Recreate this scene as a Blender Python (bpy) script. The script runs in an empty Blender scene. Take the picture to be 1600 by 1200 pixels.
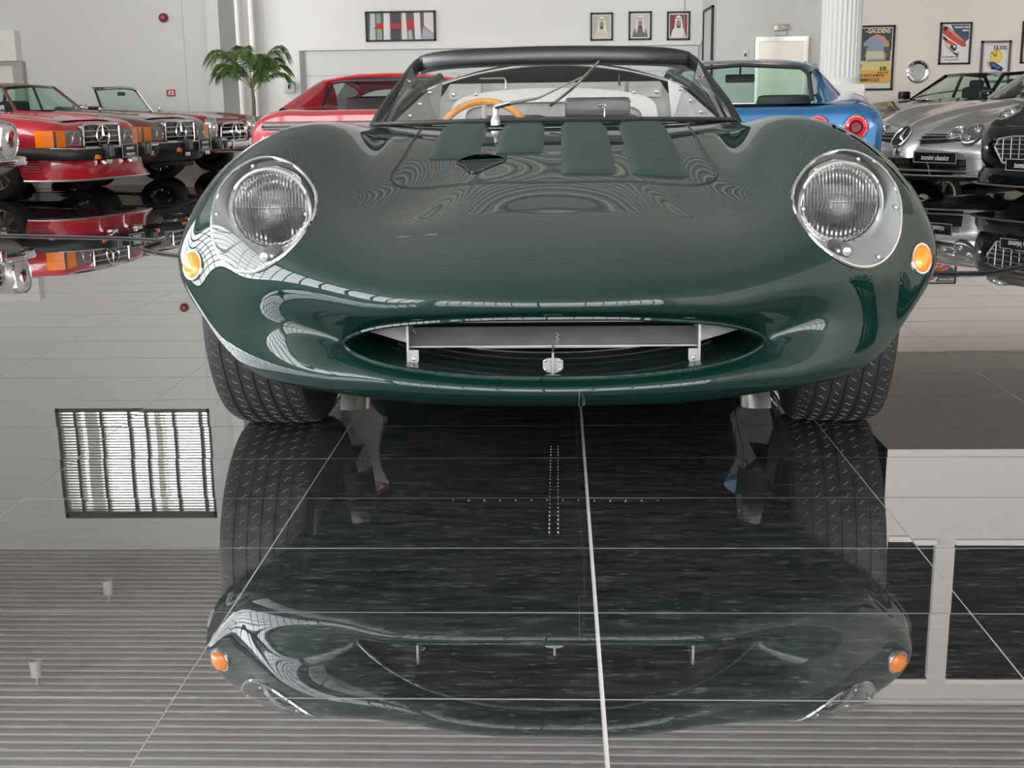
import bpy, bmesh, math, random
import numpy as np
from mathutils import Vector, Matrix
from mathutils.bvhtree import BVHTree
random.seed(7)
PI = math.pi
SC = bpy.context.scene
COL = SC.collection

# ---------------------------------------------------------------- camera
def make_camera():
    f, yaw, pitch, roll = 1939.39, 0.0391629, 0.2221932, -0.0135224
    cy, sy, cp, sp = math.cos(yaw), math.sin(yaw), math.cos(pitch), math.sin(pitch)
    fwd = Vector((-sy*cp, cy*cp, -sp)); right = Vector((cy, sy, 0)); up = right.cross(fwd)
    r2 = right*math.cos(roll) + up*math.sin(roll); u2 = -right*math.sin(roll) + up*math.cos(roll)
    cam = bpy.data.cameras.new('camera'); o = bpy.data.objects.new('camera', cam); COL.objects.link(o)
    cam.sensor_fit = 'HORIZONTAL'; cam.sensor_width = 36.0; cam.lens = f/1600*36.0
    cam.clip_start = 0.05; cam.clip_end = 200
    o.matrix_world = Matrix(((r2.x, u2.x, -fwd.x, 0), (r2.y, u2.y, -fwd.y, 0), (r2.z, u2.z, -fwd.z, 0.82), (0, 0, 0, 1)))
    SC.camera = o
make_camera()

# ---------------------------------------------------------------- world, light, exposure
w = bpy.data.worlds.new('world'); SC.world = w; w.use_nodes = True
bg = w.node_tree.nodes['Background']; bg.inputs[0].default_value = (0.80, 0.88, 1.0, 1); bg.inputs[1].default_value = 2.2
SC.view_settings.view_transform = 'Standard'; SC.view_settings.look = 'None'
SC.view_settings.exposure = -0.76; SC.view_settings.gamma = 1.0; SC.view_settings.use_curve_mapping = False
CEIL = 5.84
def area(name, loc, rot, sx, sy, power, color=(1, 1, 1)):
    l = bpy.data.lights.new(name, 'AREA'); l.shape = 'RECTANGLE'; l.size = sx; l.size_y = sy; l.energy = power; l.color = color
    o = bpy.data.objects.new(name, l); COL.objects.link(o); o.location = loc; o.rotation_euler = rot
    o['label'] = 'daylight standing in the glazing'; o['category'] = 'light'
    return o
# daylight just outside the glazed walls: left side and behind the camera
area('daylight_left', (-9.95, 1.0, 3.55), (0, -PI/2, 0), 4.2, 17.0, 5600, (0.97, 0.98, 1.0))
area('daylight_rear', (-1.0, -8.7, 2.9), (PI/2, 0, 0), 19.0, 5.2, 5200, (1.0, 0.97, 0.93))
# tall windows in the far corner behind the palm
area('daylight_corner', (-6.6, 20.2, 2.6), (0, -PI/2, 0), 4.6, 2.6, 230, (1.0, 1.0, 1.0))

# ---------------------------------------------------------------- materials
MATS = {}
def mat(name, col=(.8, .8, .8), rough=.5, metal=0.0, coat=0.0, spec=.5, ior=1.5, emis=0.0, trans=0.0, coat_rough=.03):
    if name in MATS: return MATS[name]
    m = bpy.data.materials.new(name); m.use_nodes = True; b = m.node_tree.nodes['Principled BSDF']
    b.inputs['Base Color'].default_value = (*col, 1); b.inputs['Roughness'].default_value = rough
    b.inputs['Metallic'].default_value = metal; b.inputs['IOR'].default_value = ior
    b.inputs['Specular IOR Level'].default_value = spec
    b.inputs['Coat Weight'].default_value = coat; b.inputs['Coat Roughness'].default_value = coat_rough
    b.inputs['Transmission Weight'].default_value = trans
    if emis: b.inputs['Emission Color'].default_value = (*col, 1); b.inputs['Emission Strength'].default_value = emis
    m.diffuse_color = (*col, 1); MATS[name] = m
    return m
def noise_mat(name, c1, c2, scale=(1, 1, 1), nscale=5, rough=.5, detail=6, bump=0, **k):
    if name in MATS: return MATS[name]
    m = mat(name, c1, rough, **k); nt = m.node_tree; b = nt.nodes['Principled BSDF']
    tc = nt.nodes.new('ShaderNodeTexCoord'); mp = nt.nodes.new('ShaderNodeMapping'); mp.inputs['Scale'].default_value = scale
    n = nt.nodes.new('ShaderNodeTexNoise'); n.inputs['Scale'].default_value = nscale; n.inputs['Detail'].default_value = detail
    r = nt.nodes.new('ShaderNodeValToRGB'); r.color_ramp.elements[0].color = (*c1, 1); r.color_ramp.elements[1].color = (*c2, 1)
    r.color_ramp.elements[0].position = .35; r.color_ramp.elements[1].position = .68
    nt.links.new(tc.outputs['Object'], mp.inputs[0]); nt.links.new(mp.outputs[0], n.inputs['Vector'])
    nt.links.new(n.outputs['Fac'], r.inputs[0]); nt.links.new(r.outputs[0], b.inputs['Base Color'])
    if bump:
        bp = nt.nodes.new('ShaderNodeBump'); bp.inputs['Strength'].default_value = bump; bp.inputs['Distance'].default_value = .002
        nt.links.new(n.outputs['Fac'], bp.inputs['Height']); nt.links.new(bp.outputs[0], b.inputs['Normal'])
    return m
def glass(name, tint=(.93, .96, .95), ior=1.45, rough=0.0):
    if name in MATS: return MATS[name]
    m = bpy.data.materials.new(name); m.use_nodes = True; nt = m.node_tree; nt.nodes.clear()
    out = nt.nodes.new('ShaderNodeOutputMaterial'); mix = nt.nodes.new('ShaderNodeMixShader')
    fr = nt.nodes.new('ShaderNodeFresnel'); geo = nt.nodes.new('ShaderNodeNewGeometry'); mr = nt.nodes.new('ShaderNodeMapRange')
    mr.inputs['To Min'].default_value = ior; mr.inputs['To Max'].default_value = 1/ior   # same pane from either side
    nt.links.new(geo.outputs['Backfacing'], mr.inputs['Value']); nt.links.new(mr.outputs[0], fr.inputs[0])
    t = nt.nodes.new('ShaderNodeBsdfTransparent'); t.inputs[0].default_value = (*tint, 1)
    g = nt.nodes.new('ShaderNodeBsdfGlossy'); g.inputs['Roughness'].default_value = rough
    nt.links.new(fr.outputs[0], mix.inputs[0]); nt.links.new(t.outputs[0], mix.inputs[1]); nt.links.new(g.outputs[0], mix.inputs[2])
    nt.links.new(mix.outputs[0], out.inputs[0]); m.diffuse_color = (*tint, .3); MATS[name] = m
    return m

GREEN = mat('deep_green_paint', (.0022, .0185, .0150), .4, coat=1.0, spec=.0, ior=1.5, coat_rough=.0)
GREEN_IN = mat('green_paint_inner', (.0022, .016, .0125), .35, coat=.5)
GREEN_LV = mat('green_louvre_paint', (.003, .024, .019), .38, coat=.35, coat_rough=.2)
FRAME_DARK = mat('dark_green_frame', (.004, .007, .007), .35, coat=.15, coat_rough=.05)
BLACK = mat('black_rubber', (.012, .012, .013), .55)
BLACKG = mat('black_gloss', (.008, .008, .009), .12, coat=.6)
VOID = mat('dark_interior', (.006, .006, .006), .8)
CHROME = mat('chrome', (.82, .82, .83), .07, metal=1.0)
STEEL = mat('brushed_steel', (.62, .61, .58), .28, metal=1.0)
ALU = noise_mat('bare_aluminium', (.22, .22, .22), (.32, .32, .32), (1, 1, 1), 9, rough=.5, metal=.6)
ALU_P = noise_mat('pale_aluminium_panel', (.25, .25, .245), (.36, .36, .35), (1, 1, 1), 6, rough=.5, metal=.35)
WHITE = mat('white_wall_paint', (.82, .81, .785), .6)
WHITE2 = mat('grey_white_wall_paint', (.68, .69, .67), .6)
WARM = mat('warm_white_wall_paint', (.87, .80, .73), .6)
COOL = mat('cool_grey_wall_paint', (.66, .665, .655), .6)
SCREW = mat('dull_screw_head', (.34, .34, .34), .35, metal=.9)
AMBER = mat('amber_lens', (.92, .23, .004), .2, coat=.7)
REDL = mat('red_lens', (.55, .01, .015), .15, coat=1.0)
TYRE = noise_mat('tyre_rubber', (.012, .012, .013), (.022, .022, .023), (1, 1, 1), 40, rough=.55, detail=3)
TICK = mat('worn_rubber_edges', (.20, .20, .20), .5)
WOOD = noise_mat('varnished_wood_rim', (.42, .17, .035), (.62, .30, .08), (3, 3, 3), 6, rough=.25, coat=.7)
GL = glass('clear_glass')
GLT = glass('green_tinted_glass', (.72, .88, .82), 1.45)
GLD = glass('dark_tinted_glass', (.25, .30, .30), 1.5)
PERSPEX = glass('perspex_cover', (.97, .98, .98), 1.32)
PLATE = mat('black_plate', (.01, .01, .011), .3)
LETTER = mat('white_lettering', (.85, .85, .85), .5)

# ---------------------------------------------------------------- mesh helpers
class MB:
    def __init__(s): s.v = []; s.f = []; s.m = []; s.mi = 0; s.T = Matrix.Identity(4)
    def add(s, V, F):
        n = len(s.v); s.v += [tuple(s.T @ Vector(p)) for p in V]; s.f += [tuple(i+n for i in q) for q in F]; s.m += [s.mi]*len(F)
        return s
    def box(s, a, b, bev=0):
        x0, y0, z0 = a; x1, y1, z1 = b
        if bev:
            return s.rbox(a, b, bev)
        return s.add([(x0,y0,z0),(x1,y0,z0),(x1,y1,z0),(x0,y1,z0),(x0,y0,z1),(x1,y0,z1),(x1,y1,z1),(x0,y1,z1)],
                     [(0,3,2,1),(4,5,6,7),(0,1,5,4),(1,2,6,5),(2,3,7,6),(3,0,4,7)])
    def rbox(s, a, b, r):
        bm = bmesh.new(); bmesh.ops.create_cube(bm, size=1)
        c = [(a[i]+b[i])/2 for i in range(3)]; d = [max(abs(b[i]-a[i]), 1e-4) for i in range(3)]
        for v in bm.verts: v.co = Vector((c[0]+v.co.x*d[0], c[1]+v.co.y*d[1], c[2]+v.co.z*d[2]))
        bmesh.ops.bevel(bm, geom=bm.edges[:], offset=min(r, min(d)*.45), segments=2, affect='EDGES', profile=.6)
        bm.verts.index_update(); V = [tuple(v.co) for v in bm.verts]; F = [tuple(v.index for v in f.verts) for f in bm.faces]; bm.free()
        return s.add(V, F)
    def tube(s, pts, r, n=8, close=False, caps=True, flat=None):
        pts = [Vector(p) for p in pts]; m = len(pts); V = []; F = []; prev = None
        for i, p in enumerate(pts):
            if close: t = pts[(i+1) % m]-pts[i-1]
            else: t = pts[min(i+1, m-1)]-pts[max(i-1, 0)]
            t.normalize()
            if prev is None:
                ref = Vector((0, 0, 1)) if abs(t.z) < .9 else Vector((0, 1, 0))
                nx = t.cross(ref).normalized()
            else: nx = (prev-t*prev.dot(t)).normalized()
            prev = nx; ny = t.cross(nx)
            ri = r[i] if isinstance(r, (list, tuple)) else r
            ra, rb = (ri, ri) if flat is None else (ri, ri*flat)
            for k in range(n):
                a = 2*PI*k/n; V.append(tuple(p+nx*math.cos(a)*ra+ny*math.sin(a)*rb))
        for i in range(m if close else m-1):
            j = (i+1) % m
            for k in range(n): F.append((i*n+k, i*n+(k+1) % n, j*n+(k+1) % n, j*n+k))
        if caps and not close: F.append(tuple(range(n-1, -1, -1))); F.append(tuple((m-1)*n+k for k in range(n)))
        return s.add(V, F)
    def lathe(s, prof, n=32, axis='z', o=(0, 0, 0), capped=False):
        V = []; F = []; m = len(prof)
        for (r, h) in prof:
            for k in range(n):
                a = 2*PI*k/n; c, d = r*math.cos(a), r*math.sin(a)
                p = {'z': (c, d, h), 'x': (h, c, d), 'y': (d, h, c)}[axis]
                V.append((p[0]+o[0], p[1]+o[1], p[2]+o[2]))
        for i in range(m-1):
            for k in range(n): F.append((i*n+k, i*n+(k+1) % n, (i+1)*n+(k+1) % n, (i+1)*n+k))
        if capped: F.append(tuple(range(n-1, -1, -1))); F.append(tuple((m-1)*n+k for k in range(n)))
        return s.add(V, F)
    def grid(s, G, wrap=False):
        G = [[tuple(p) for p in row] for row in G]; nr = len(G); nc = len(G[0]); V = [p for row in G for p in row]; F = []
        for i in range(nr-1):
            for j in range(nc if wrap else nc-1):
                k = (j+1) % nc; F.append((i*nc+j, i*nc+k, (i+1)*nc+k, (i+1)*nc+j))
        return s.add(V, F)
    def prism(s, poly, axis, a, b):
        n = len(poly)
        def P(q, h): return {'x': (h, q[0], q[1]), 'y': (q[0], h, q[1]), 'z': (q[0], q[1], h)}[axis]
        V = [P(q, a) for q in poly]+[P(q, b) for q in poly]
        return s.add(V, [tuple(range(n-1, -1, -1)), tuple(range(n, 2*n))]+[(i, (i+1) % n, n+(i+1) % n, n+i) for i in range(n)])
    def quad(s, a, b, c, d): return s.add([a, b, c, d], [(0, 1, 2, 3)])
def build(name, mb, mats, parent=None, smooth=True, org=None, auto=35, recalc=True):
    me = bpy.data.meshes.new(name)
    V = mb.v
    if org is not None: V = [(p[0]-org[0], p[1]-org[1], p[2]-org[2]) for p in V]
    me.from_pydata(V, [], mb.f)
    if not isinstance(mats, (list, tuple)): mats = [mats]
    for m in mats: me.materials.append(m)
    if len(mats) > 1: me.polygons.foreach_set('material_index', mb.m)
    if recalc:
        bm = bmesh.new(); bm.from_mesh(me); bmesh.ops.recalc_face_normals(bm, faces=bm.faces[:]); bm.to_mesh(me); bm.free()
    if smooth:
        me.polygons.foreach_set('use_smooth', [True]*len(me.polygons))
        if auto: me.set_sharp_from_angle(angle=math.radians(auto))
    me.update()
    o = bpy.data.objects.new(name, me); COL.objects.link(o)
    if parent is not None: o.parent = parent
    return o
def empty(name, loc, rz=0, sc=1.0):
    o = bpy.data.objects.new(name, None); COL.objects.link(o); o.location = loc; o.rotation_euler = (0, 0, rz); o.scale = (sc, sc, sc)
    o.empty_display_size = .2
    return o
def tag(o, label=None, cat=None, group=None, kind=None):
    if label: o['label'] = label
    if cat: o['category'] = cat
    if group: o['group'] = group
    if kind: o['kind'] = kind
    return o
def struct(name, mb, m, smooth=False, parent=None): return tag(build(name, mb, m, parent, smooth=smooth), kind='structure')
def text(name, s, size, m, parent, loc, rot, depth=.0015, shear=0, align='CENTER', bold=0, sx=1.0):
    cu = bpy.data.curves.new(name, 'FONT'); cu.body = s; cu.size = size; cu.align_x = align; cu.align_y = 'CENTER'
    cu.extrude = depth; cu.shear = shear; cu.offset = bold; cu.resolution_u = 3
    t = bpy.data.objects.new(name+'_tmp', cu); COL.objects.link(t)
    dg = bpy.context.evaluated_depsgraph_get(); me = bpy.data.meshes.new_from_object(t.evaluated_get(dg))
    bpy.data.objects.remove(t); me.materials.clear(); me.materials.append(m)
    o = bpy.data.objects.new(name, me); COL.objects.link(o); o.parent = parent; o.location = loc; o.rotation_euler = rot; o.scale = (sx, 1, 1)
    return o
def spl(t, s, per=False):
    t = np.asarray(t, float); n = len(t)
    if per:
        m = n-1; h = np.diff(t); A = np.zeros((m, m)); B = np.zeros((m, m))
        for i in range(m):
            a = h[i-1]; b = h[i]; p = (i-1) % m; q = (i+1) % m
            A[i, p] += a; A[i, i] += 2*(a+b); A[i, q] += b
            B[i, q] += 6/b; B[i, i] -= 6/b+6/a; B[i, p] += 6/a
        M = np.linalg.solve(A, B); M = np.vstack([M, M[:1]]); I = np.vstack([np.eye(m), np.eye(m)[:1]])
    else:
        h = np.diff(t); A = np.eye(n); B = np.zeros((n, n))
        for i in range(1, n-1):
            a = h[i-1]; b = h[i]; A[i] = 0; A[i, i-1] = a; A[i, i] = 2*(a+b); A[i, i+1] = b
            B[i, i+1] += 6/b; B[i, i] -= 6/b+6/a; B[i, i-1] += 6/a
        M = np.linalg.solve(A, B); I = np.eye(n)
    out = []
    for x in s:
        i = min(max(int(np.searchsorted(t, x, side='right'))-1, 0), n-2); H = t[i+1]-t[i]; a = (t[i+1]-x)/H; b = (x-t[i])/H
        out.append(a*I[i]+b*I[i+1]+((a**3-a)*M[i]+(b**3-b)*M[i+1])*H*H/6)
    return np.array(out)
def curve(pts, n, per=False):
    p = np.array(pts, float)
    if per: p = np.vstack([p, p[:1]])
    t = np.concatenate([[0], np.cumsum(np.linalg.norm(np.diff(p, axis=0), axis=1)**.6)])
    S = spl(t, np.linspace(0, t[-1], n, endpoint=not per), per)
    return S @ (p[:-1] if per else p)
def surface(R, nu, nv, closed=True):
    R = np.array(R, float)
    full = np.concatenate([R, R[:, -2:0:-1]*np.array([-1, 1, 1])], 1) if closed else R
    c = np.concatenate([full, full[:, :1]], 1) if closed else full
    d = np.linalg.norm(np.diff(c, axis=1), axis=2).mean(0)**.8; tu = np.concatenate([[0], np.cumsum(d)])
    dv = np.linalg.norm(np.diff(full, axis=0), axis=2).mean(1)**.7; tv = np.concatenate([[0], np.cumsum(dv)])
    U = spl(tu, np.linspace(0, tu[-1], nu, endpoint=not closed), closed); V = spl(tv, np.linspace(0, tv[-1], nv))
    return np.einsum('vr,rkc,uk->vuc', V, full, U)
def boolean_cut(o, cutters):
    """subtract closed cutter meshes from o, baked into its mesh"""
    tmp = []
    for c in cutters:
        md = o.modifiers.new('cut', 'BOOLEAN'); md.operation = 'DIFFERENCE'; md.solver = 'EXACT'; md.object = c; tmp.append(c)
    dg = bpy.context.evaluated_depsgraph_get(); me = bpy.data.meshes.new_from_object(o.evaluated_get(dg)); o.modifiers.clear()
    o.data = me; me.set_sharp_from_angle(angle=math.radians(40))
    for c in tmp: bpy.data.objects.remove(c)
# ================================================================ ROOM
X0, X1, Y0R, Y1R = -9.6, 9.0, -8.4, 22.0
# ---- floor: grout bed and polished tiles
bed = struct('floor', MB().box((X0, Y0R, -.06), (X1, Y1R, -.0012)), noise_mat('floor_grout', (.50, .50, .49), (.62, .61, .60), nscale=12, rough=.75))
def tile_material():
    m = bpy.data.materials.new('polished_charcoal_tile'); m.use_nodes = True; nt = m.node_tree; b = nt.nodes['Principled BSDF']
    tc = nt.nodes.new('ShaderNodeTexCoord'); mp = nt.nodes.new('ShaderNodeMapping'); mp.inputs['Scale'].default_value = (1.0, 5.0, 1)
    geo = nt.nodes.new('ShaderNodeNewGeometry')
    n = nt.nodes.new('ShaderNodeTexNoise'); n.inputs['Scale'].default_value = 8; n.inputs['Detail'].default_value = 12; n.inputs['Roughness'].default_value = .75
    r = nt.nodes.new('ShaderNodeValToRGB'); e = r.color_ramp.elements
    e[0].position = .38; e[0].color = (.012, .012, .014, 1); e[1].position = .72; e[1].color = (.13, .13, .135, 1)
    x = e.new(.56); x.color = (.034, .034, .037, 1)
    nt.links.new(geo.outputs['Position'], mp.inputs[0]); nt.links.new(mp.outputs[0], n.inputs['Vector']); nt.links.new(n.outputs['Fac'], r.inputs[0])
    # fine pale scuffs
    n2 = nt.nodes.new('ShaderNodeTexNoise'); n2.inputs['Scale'].default_value = 55; n2.inputs['Detail'].default_value = 4
    mp2 = nt.nodes.new('ShaderNodeMapping'); mp2.inputs['Scale'].default_value = (.6, 2.6, 1)
    nt.links.new(geo.outputs['Position'], mp2.inputs[0]); nt.links.new(mp2.outputs[0], n2.inputs['Vector'])
    r2 = nt.nodes.new('ShaderNodeValToRGB'); r2.color_ramp.elements[0].position = .60; r2.color_ramp.elements[1].position = .78
    nt.links.new(n2.outputs['Fac'], r2.inputs[0])
    mx = nt.nodes.new('ShaderNodeMix'); mx.data_type = 'RGBA'; nt.links.new(r2.outputs[0], mx.inputs['Factor'])
    mx.inputs['B'].default_value = (.22, .22, .222, 1); nt.links.new(r.outputs[0], mx.inputs['A'])
    nt.links.new(mx.outputs['Result'], b.inputs['Base Color'])
    b.inputs['Roughness'].default_value = .012; b.inputs['IOR'].default_value = 3.0; b.inputs['Coat Weight'].default_value = 1.0; b.inputs['Coat IOR'].default_value = 2.1; b.inputs['Coat Roughness'].default_value = .005
    MATS['tile'] = m; return m
TILE = tile_material()
TW, TD, TX, TY = .6098, .3049, .0583, 1.6097
MXI = range(-16, 15); MYI = range(-3, 60)
def tile_mb(dx, dy): return MB().box((-dx/2, -dy/2, -.012), (dx/2, dy/2, 0))
def make_tile_mesh(wide):
    mb = tile_mb(TW-.0026, TD-.0034)
    if wide == 'L': mb = MB().box((-TW/2+.0013, -TD/2+.0017, -.012), (TW/2-.0032, TD/2-.0017, 0))
    if wide == 'R': mb = MB().box((-TW/2+.0032, -TD/2+.0017, -.012), (TW/2-.0013, TD/2-.0017, 0))
    me = bpy.data.meshes.new('tile'); me.from_pydata(mb.v, [], mb.f); me.materials.append(TILE); return me
TM = {k: make_tile_mesh(k) for k in ('N', 'L', 'R')}
cells = []
for i in MXI:
    for j in MYI:
        cx, cy = TX+(i+.5)*TW, TY+(j+.5)*TD
        if cx < X0 or cx > X1 or cy > 19: continue
        d = math.hypot(cx, cy)
        vis = cy > 1.25 and abs(cx) < .47*cy+.7
        cells.append((0 if vis else 1, d, i, j, cx, cy))
cells.sort()
rest = MB(); rng = random.Random(3)
for n, (a, d, i, j, cx, cy) in enumerate(cells):
    kind = 'R' if i == 0 else ('L' if i == -1 else 'N')
    tx, ty = rng.gauss(0, .0007), rng.gauss(0, .0005)
    if n < 300:
        o = bpy.data.objects.new('tile', TM[kind]); COL.objects.link(o); o.parent = bed
        o.location = (cx, cy, 0); o.rotation_euler = (tx, ty, 0)
    else:
        rest.T = Matrix.Translation((cx, cy, 0)) @ Matrix.Rotation(tx, 4, 'X') @ Matrix.Rotation(ty, 4, 'Y')
        rest.box((-TW/2+.0013, -TD/2+.0017, -.012), (TW/2-.0013, TD/2-.0017, 0))
rest.T = Matrix.Identity(4)
rest.box((X0, 19, -.012), (X1, Y1R, 0)); rest.box((X0, Y0R, -.012), (X1, TY-3*TD-.002, 0))
ro = build('distant_tiles', rest, TILE, bed, smooth=False); tag(ro, kind='stuff')

# ---- ceiling: ribbed metal deck, one sheet
cb = MB(); rows = []; y = Y0R-.2; P = .17
while y < Y1R+.3:
    for (dy, dz) in ((0, .10), (.078, .10), (.084, .0), (.164, .0)): rows.append([(X0-.4, y+dy, CEIL+dz), (X1+.4, y+dy, CEIL+dz)])
    y += P
cb.grid(rows)
for k in range(len(cb.f)): cb.m[k] = 1 if k % 4 == 0 else 0
cb.box((X0-.4, Y0R-.4, CEIL+.05), (X1+.4, Y1R+.4, CEIL+.15))
struct('ceiling', cb, [mat('ribbed_ceiling_sheet', (.74, .73, .70), .5), mat('ceiling_channel_shade', (.03, .03, .03), .6)])  # near-black channels put recess shade into the colour, sharpening the reflected stripes
# ---- walls
def wall(name, a, b, m=WHITE): return struct(name, MB().box(a, b), m)
wall('wall_back', (-5.6, 22.0, 0), (2.45, 22.3, CEIL))
wall('wall_elevator', (2.45, 20.0, 0), (4.4, 22.3, CEIL), COOL)
wall('wall_posters', (4.3, 18.5, 0), (X1+.3, 18.8, CEIL), WARM)
wall('wall_return', (4.3, 18.8, 0), (4.4, 20.0, CEIL), WARM)
wall('wall_right', (X1, Y0R-.3, 0), (X1+.3, 18.5, CEIL), WARM)
# left rear wall with the raised louvred window cut out of it
LWX, WZ0, WZ1, WX0, WX1 = -4.82, 3.60, 5.32, -7.65, -5.28
lw = MB().box((-8.6, 18.0, 0), (LWX, 18.5, WZ0)).box((-8.6, 18.0, WZ1), (LWX, 18.5, CEIL)).box((-8.6, 18.0, WZ0), (WX0, 18.5, WZ1)).box((WX1, 18.0, WZ0), (LWX, 18.5, WZ1))
lw.box((X0-.3, 18.0, 1.95), (-8.6, 18.5, CEIL))
struct('wall_left_rear', lw, WHITE2)
# the boxed doorway at the far left
struct('wall_alcove', MB().box((X0-.3, 18.9, 0), (-8.4, 19.1, 2.4)), WHITE)
door = struct('door_1', MB().box((-9.0, 17.90, 0), (-7.72, 17.97, 1.44)), mat('frosted_door_panel', (.78, .79, .74), .35))
tag(build('door_frame', MB().box((-7.72, 17.86, 0), (-7.58, 17.99, 1.50)).box((-9.2, 17.86, 1.44), (-7.72, 17.99, 1.50)), mat('door_frame_grey', (.42, .42, .38), .5), door, smooth=False))
struct('trim_1', MB().box((-9.2, 17.80, 1.50), (-7.62, 18.0, 1.92)), WHITE)
struct('trim_2', MB().box((-5.285, 17.985, 0), (-5.277, 18.002, 3.4)).box((LWX-.02, 17.6, 0), (LWX+.16, 18.5, CEIL)), WHITE2)
# raised window: frame, mullions, louvre slats, glass
wn = struct('window_1', MB().box((WX0, 18.02, WZ0), (WX1, 18.14, WZ0+.07)).box((WX0, 18.02, WZ1-.1), (WX1, 18.14, WZ1)).box((WX0, 18.02, WZ0), (WX0+.05, 18.14, WZ1)).box((WX1-.05, 18.02, WZ0), (WX1, 18.14, WZ1)), mat('dark_window_frame', (.06, .06, .065), .4))
DKF = MATS['dark_window_frame']
for k, fx in enumerate((.12, .29, .47, .58, .76, .93)):
    x = WX0+(WX1-WX0)*fx; build('mullion', MB().box((x-.022, 18.03, WZ0), (x+.022, 18.12, WZ1)), DKF, wn, smooth=False)
slat = MB().box((WX0+.04, 18.06, -.011), (WX1-.04, 18.10, .011)); sl0 = build('slat', slat, mat('louvre_slat', (.20, .20, .18), .5), wn, smooth=False)
sl0.location.z = WZ0+.12
for k in range(1, 34):
    s = sl0.copy(); COL.objects.link(s); s.location.z = WZ0+.12+k*(WZ1-WZ0-.2)/34
build('pane', MB().box((WX0, 18.15, WZ0), (WX1, 18.158, WZ1)), glass('window_pane', (.97, .97, .97)), wn, smooth=False)
area('daylight_raised', ((WX0+WX1)/2, 18.9, (WZ0+WZ1)/2), (-PI/2, 0, 0), 2.3, 1.7, 260, (.95, 1, .95))
struct('wall_window_well', MB().box((WX0-.1, 18.5, WZ0-.1), (WX1+.1, 19.0, WZ0-.02)).box((WX0-.1, 18.5, WZ1+.02), (WX1+.1, 19.0, WZ1+.1)).box((WX0-.1, 18.5, WZ0), (WX0-.02, 19.0, WZ1)).box((WX1+.02, 18.5, WZ0), (WX1+.1, 19.0, WZ1)).box((WX0-.1, 19.0, WZ0-.1), (WX1+.1, 19.1, WZ1+.1)), WHITE)

# tall corner windows seen edge on between the left rear wall and the back wall
cw = struct('window_2', MB().box((-6.3, 18.5, 0), (-6.2, 18.7, CEIL)).box((-6.3, 21.7, 0), (-6.2, 22.0, CEIL)), mat('white_window_frame', (.75, .76, .76), .4))
WF = MATS['white_window_frame']
for yy in (19.3, 20.1, 20.9): build('mullion', MB().box((-6.29, yy-.04, 0), (-6.17, yy+.04, CEIL)), WF, cw, smooth=False)
build('pane', MB().box((-6.255, 18.6, 0), (-6.245, 22.0, CEIL)), glass('window_pane'), cw, smooth=False)
for k, xx in enumerate((-5.62, -5.47, -5.22)):
    struct('trim_%d' % (3+k), MB().box((xx-.045, 21.80, 0), (xx+.045, 22.0, CEIL), .03), WHITE)
wall('wall_back_corner', (-6.9, 22.0, 0), (-5.6, 22.3, CEIL))
wall('wall_corner_side', (-7.4, 18.5, 0), (-7.2, 22.3, CEIL))

# glazed walls: left side and behind the camera
def glazing(name, axis, at, a, b, z0, z1, ncol, zrows):
    def bar(p, q, z0, z1, t=.05):
        if axis == 'x': m2 = MB().box((at-.06, p, z0), (at+.06, q, z1))
        else: m2 = MB().box((p, at-.06, z0), (q, at+.06, z1))
        return m2
    root = struct(name, bar(a, b, z0-.12, z0), mat('grey_glazing_frame', (.20, .21, .22), .4))
    build('head_rail', bar(a, b, z1, z1+.12), MATS['grey_glazing_frame'], root, smooth=False)
    for i in range(ncol+1):
        p = a+(b-a)*i/ncol; build('mullion', bar(p-.035, p+.035, z0, z1), MATS['grey_glazing_frame'], root, smooth=False)
    for z in zrows: build('transom', bar(a, b, z-.03, z+.03), MATS['grey_glazing_frame'], root, smooth=False)
    if axis == 'x': g = MB().box((at-.005, a, z0), (at+.005, b, z1))
    else: g = MB().box((a, at-.005, z0), (b, at+.005, z1))
    build('pane', g, glass('window_pane'), root, smooth=False)
    return root
glazing('window_3', 'x', X0, -7.6, 9.6, 1.55, 5.62, 18, (2.05, 2.55, 3.05, 3.55, 4.05, 4.6, 5.1))
struct('wall_left', MB().box((X0-.15, Y0R-.3, 0), (X0+.1, -7.6, CEIL)).box((X0-.15, 9.6, 0), (X0+.1, 18.0, CEIL)).box((X0-.1, -7.6, 0), (X0+.08, 9.6, 1.43)).box((X0-.1, -7.6, 5.74), (X0+.08, 9.6, CEIL)), WHITE)
glazing('window_4', 'y', Y0R, -9.2, 8.6, .25, 5.45, 14, (1.55, 2.85, 4.15))
struct('wall_behind_camera', MB().box((X0-.3, Y0R-.1, 0), (-9.2, Y0R+.15, CEIL)).box((8.6, Y0R-.1, 0), (X1, Y0R+.15, CEIL)).box((-9.2, Y0R-.08, 0), (8.6, Y0R+.08, .13)).box((-9.2, Y0R-.08, 5.57), (8.6, Y0R+.08, CEIL)), WHITE)

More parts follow.
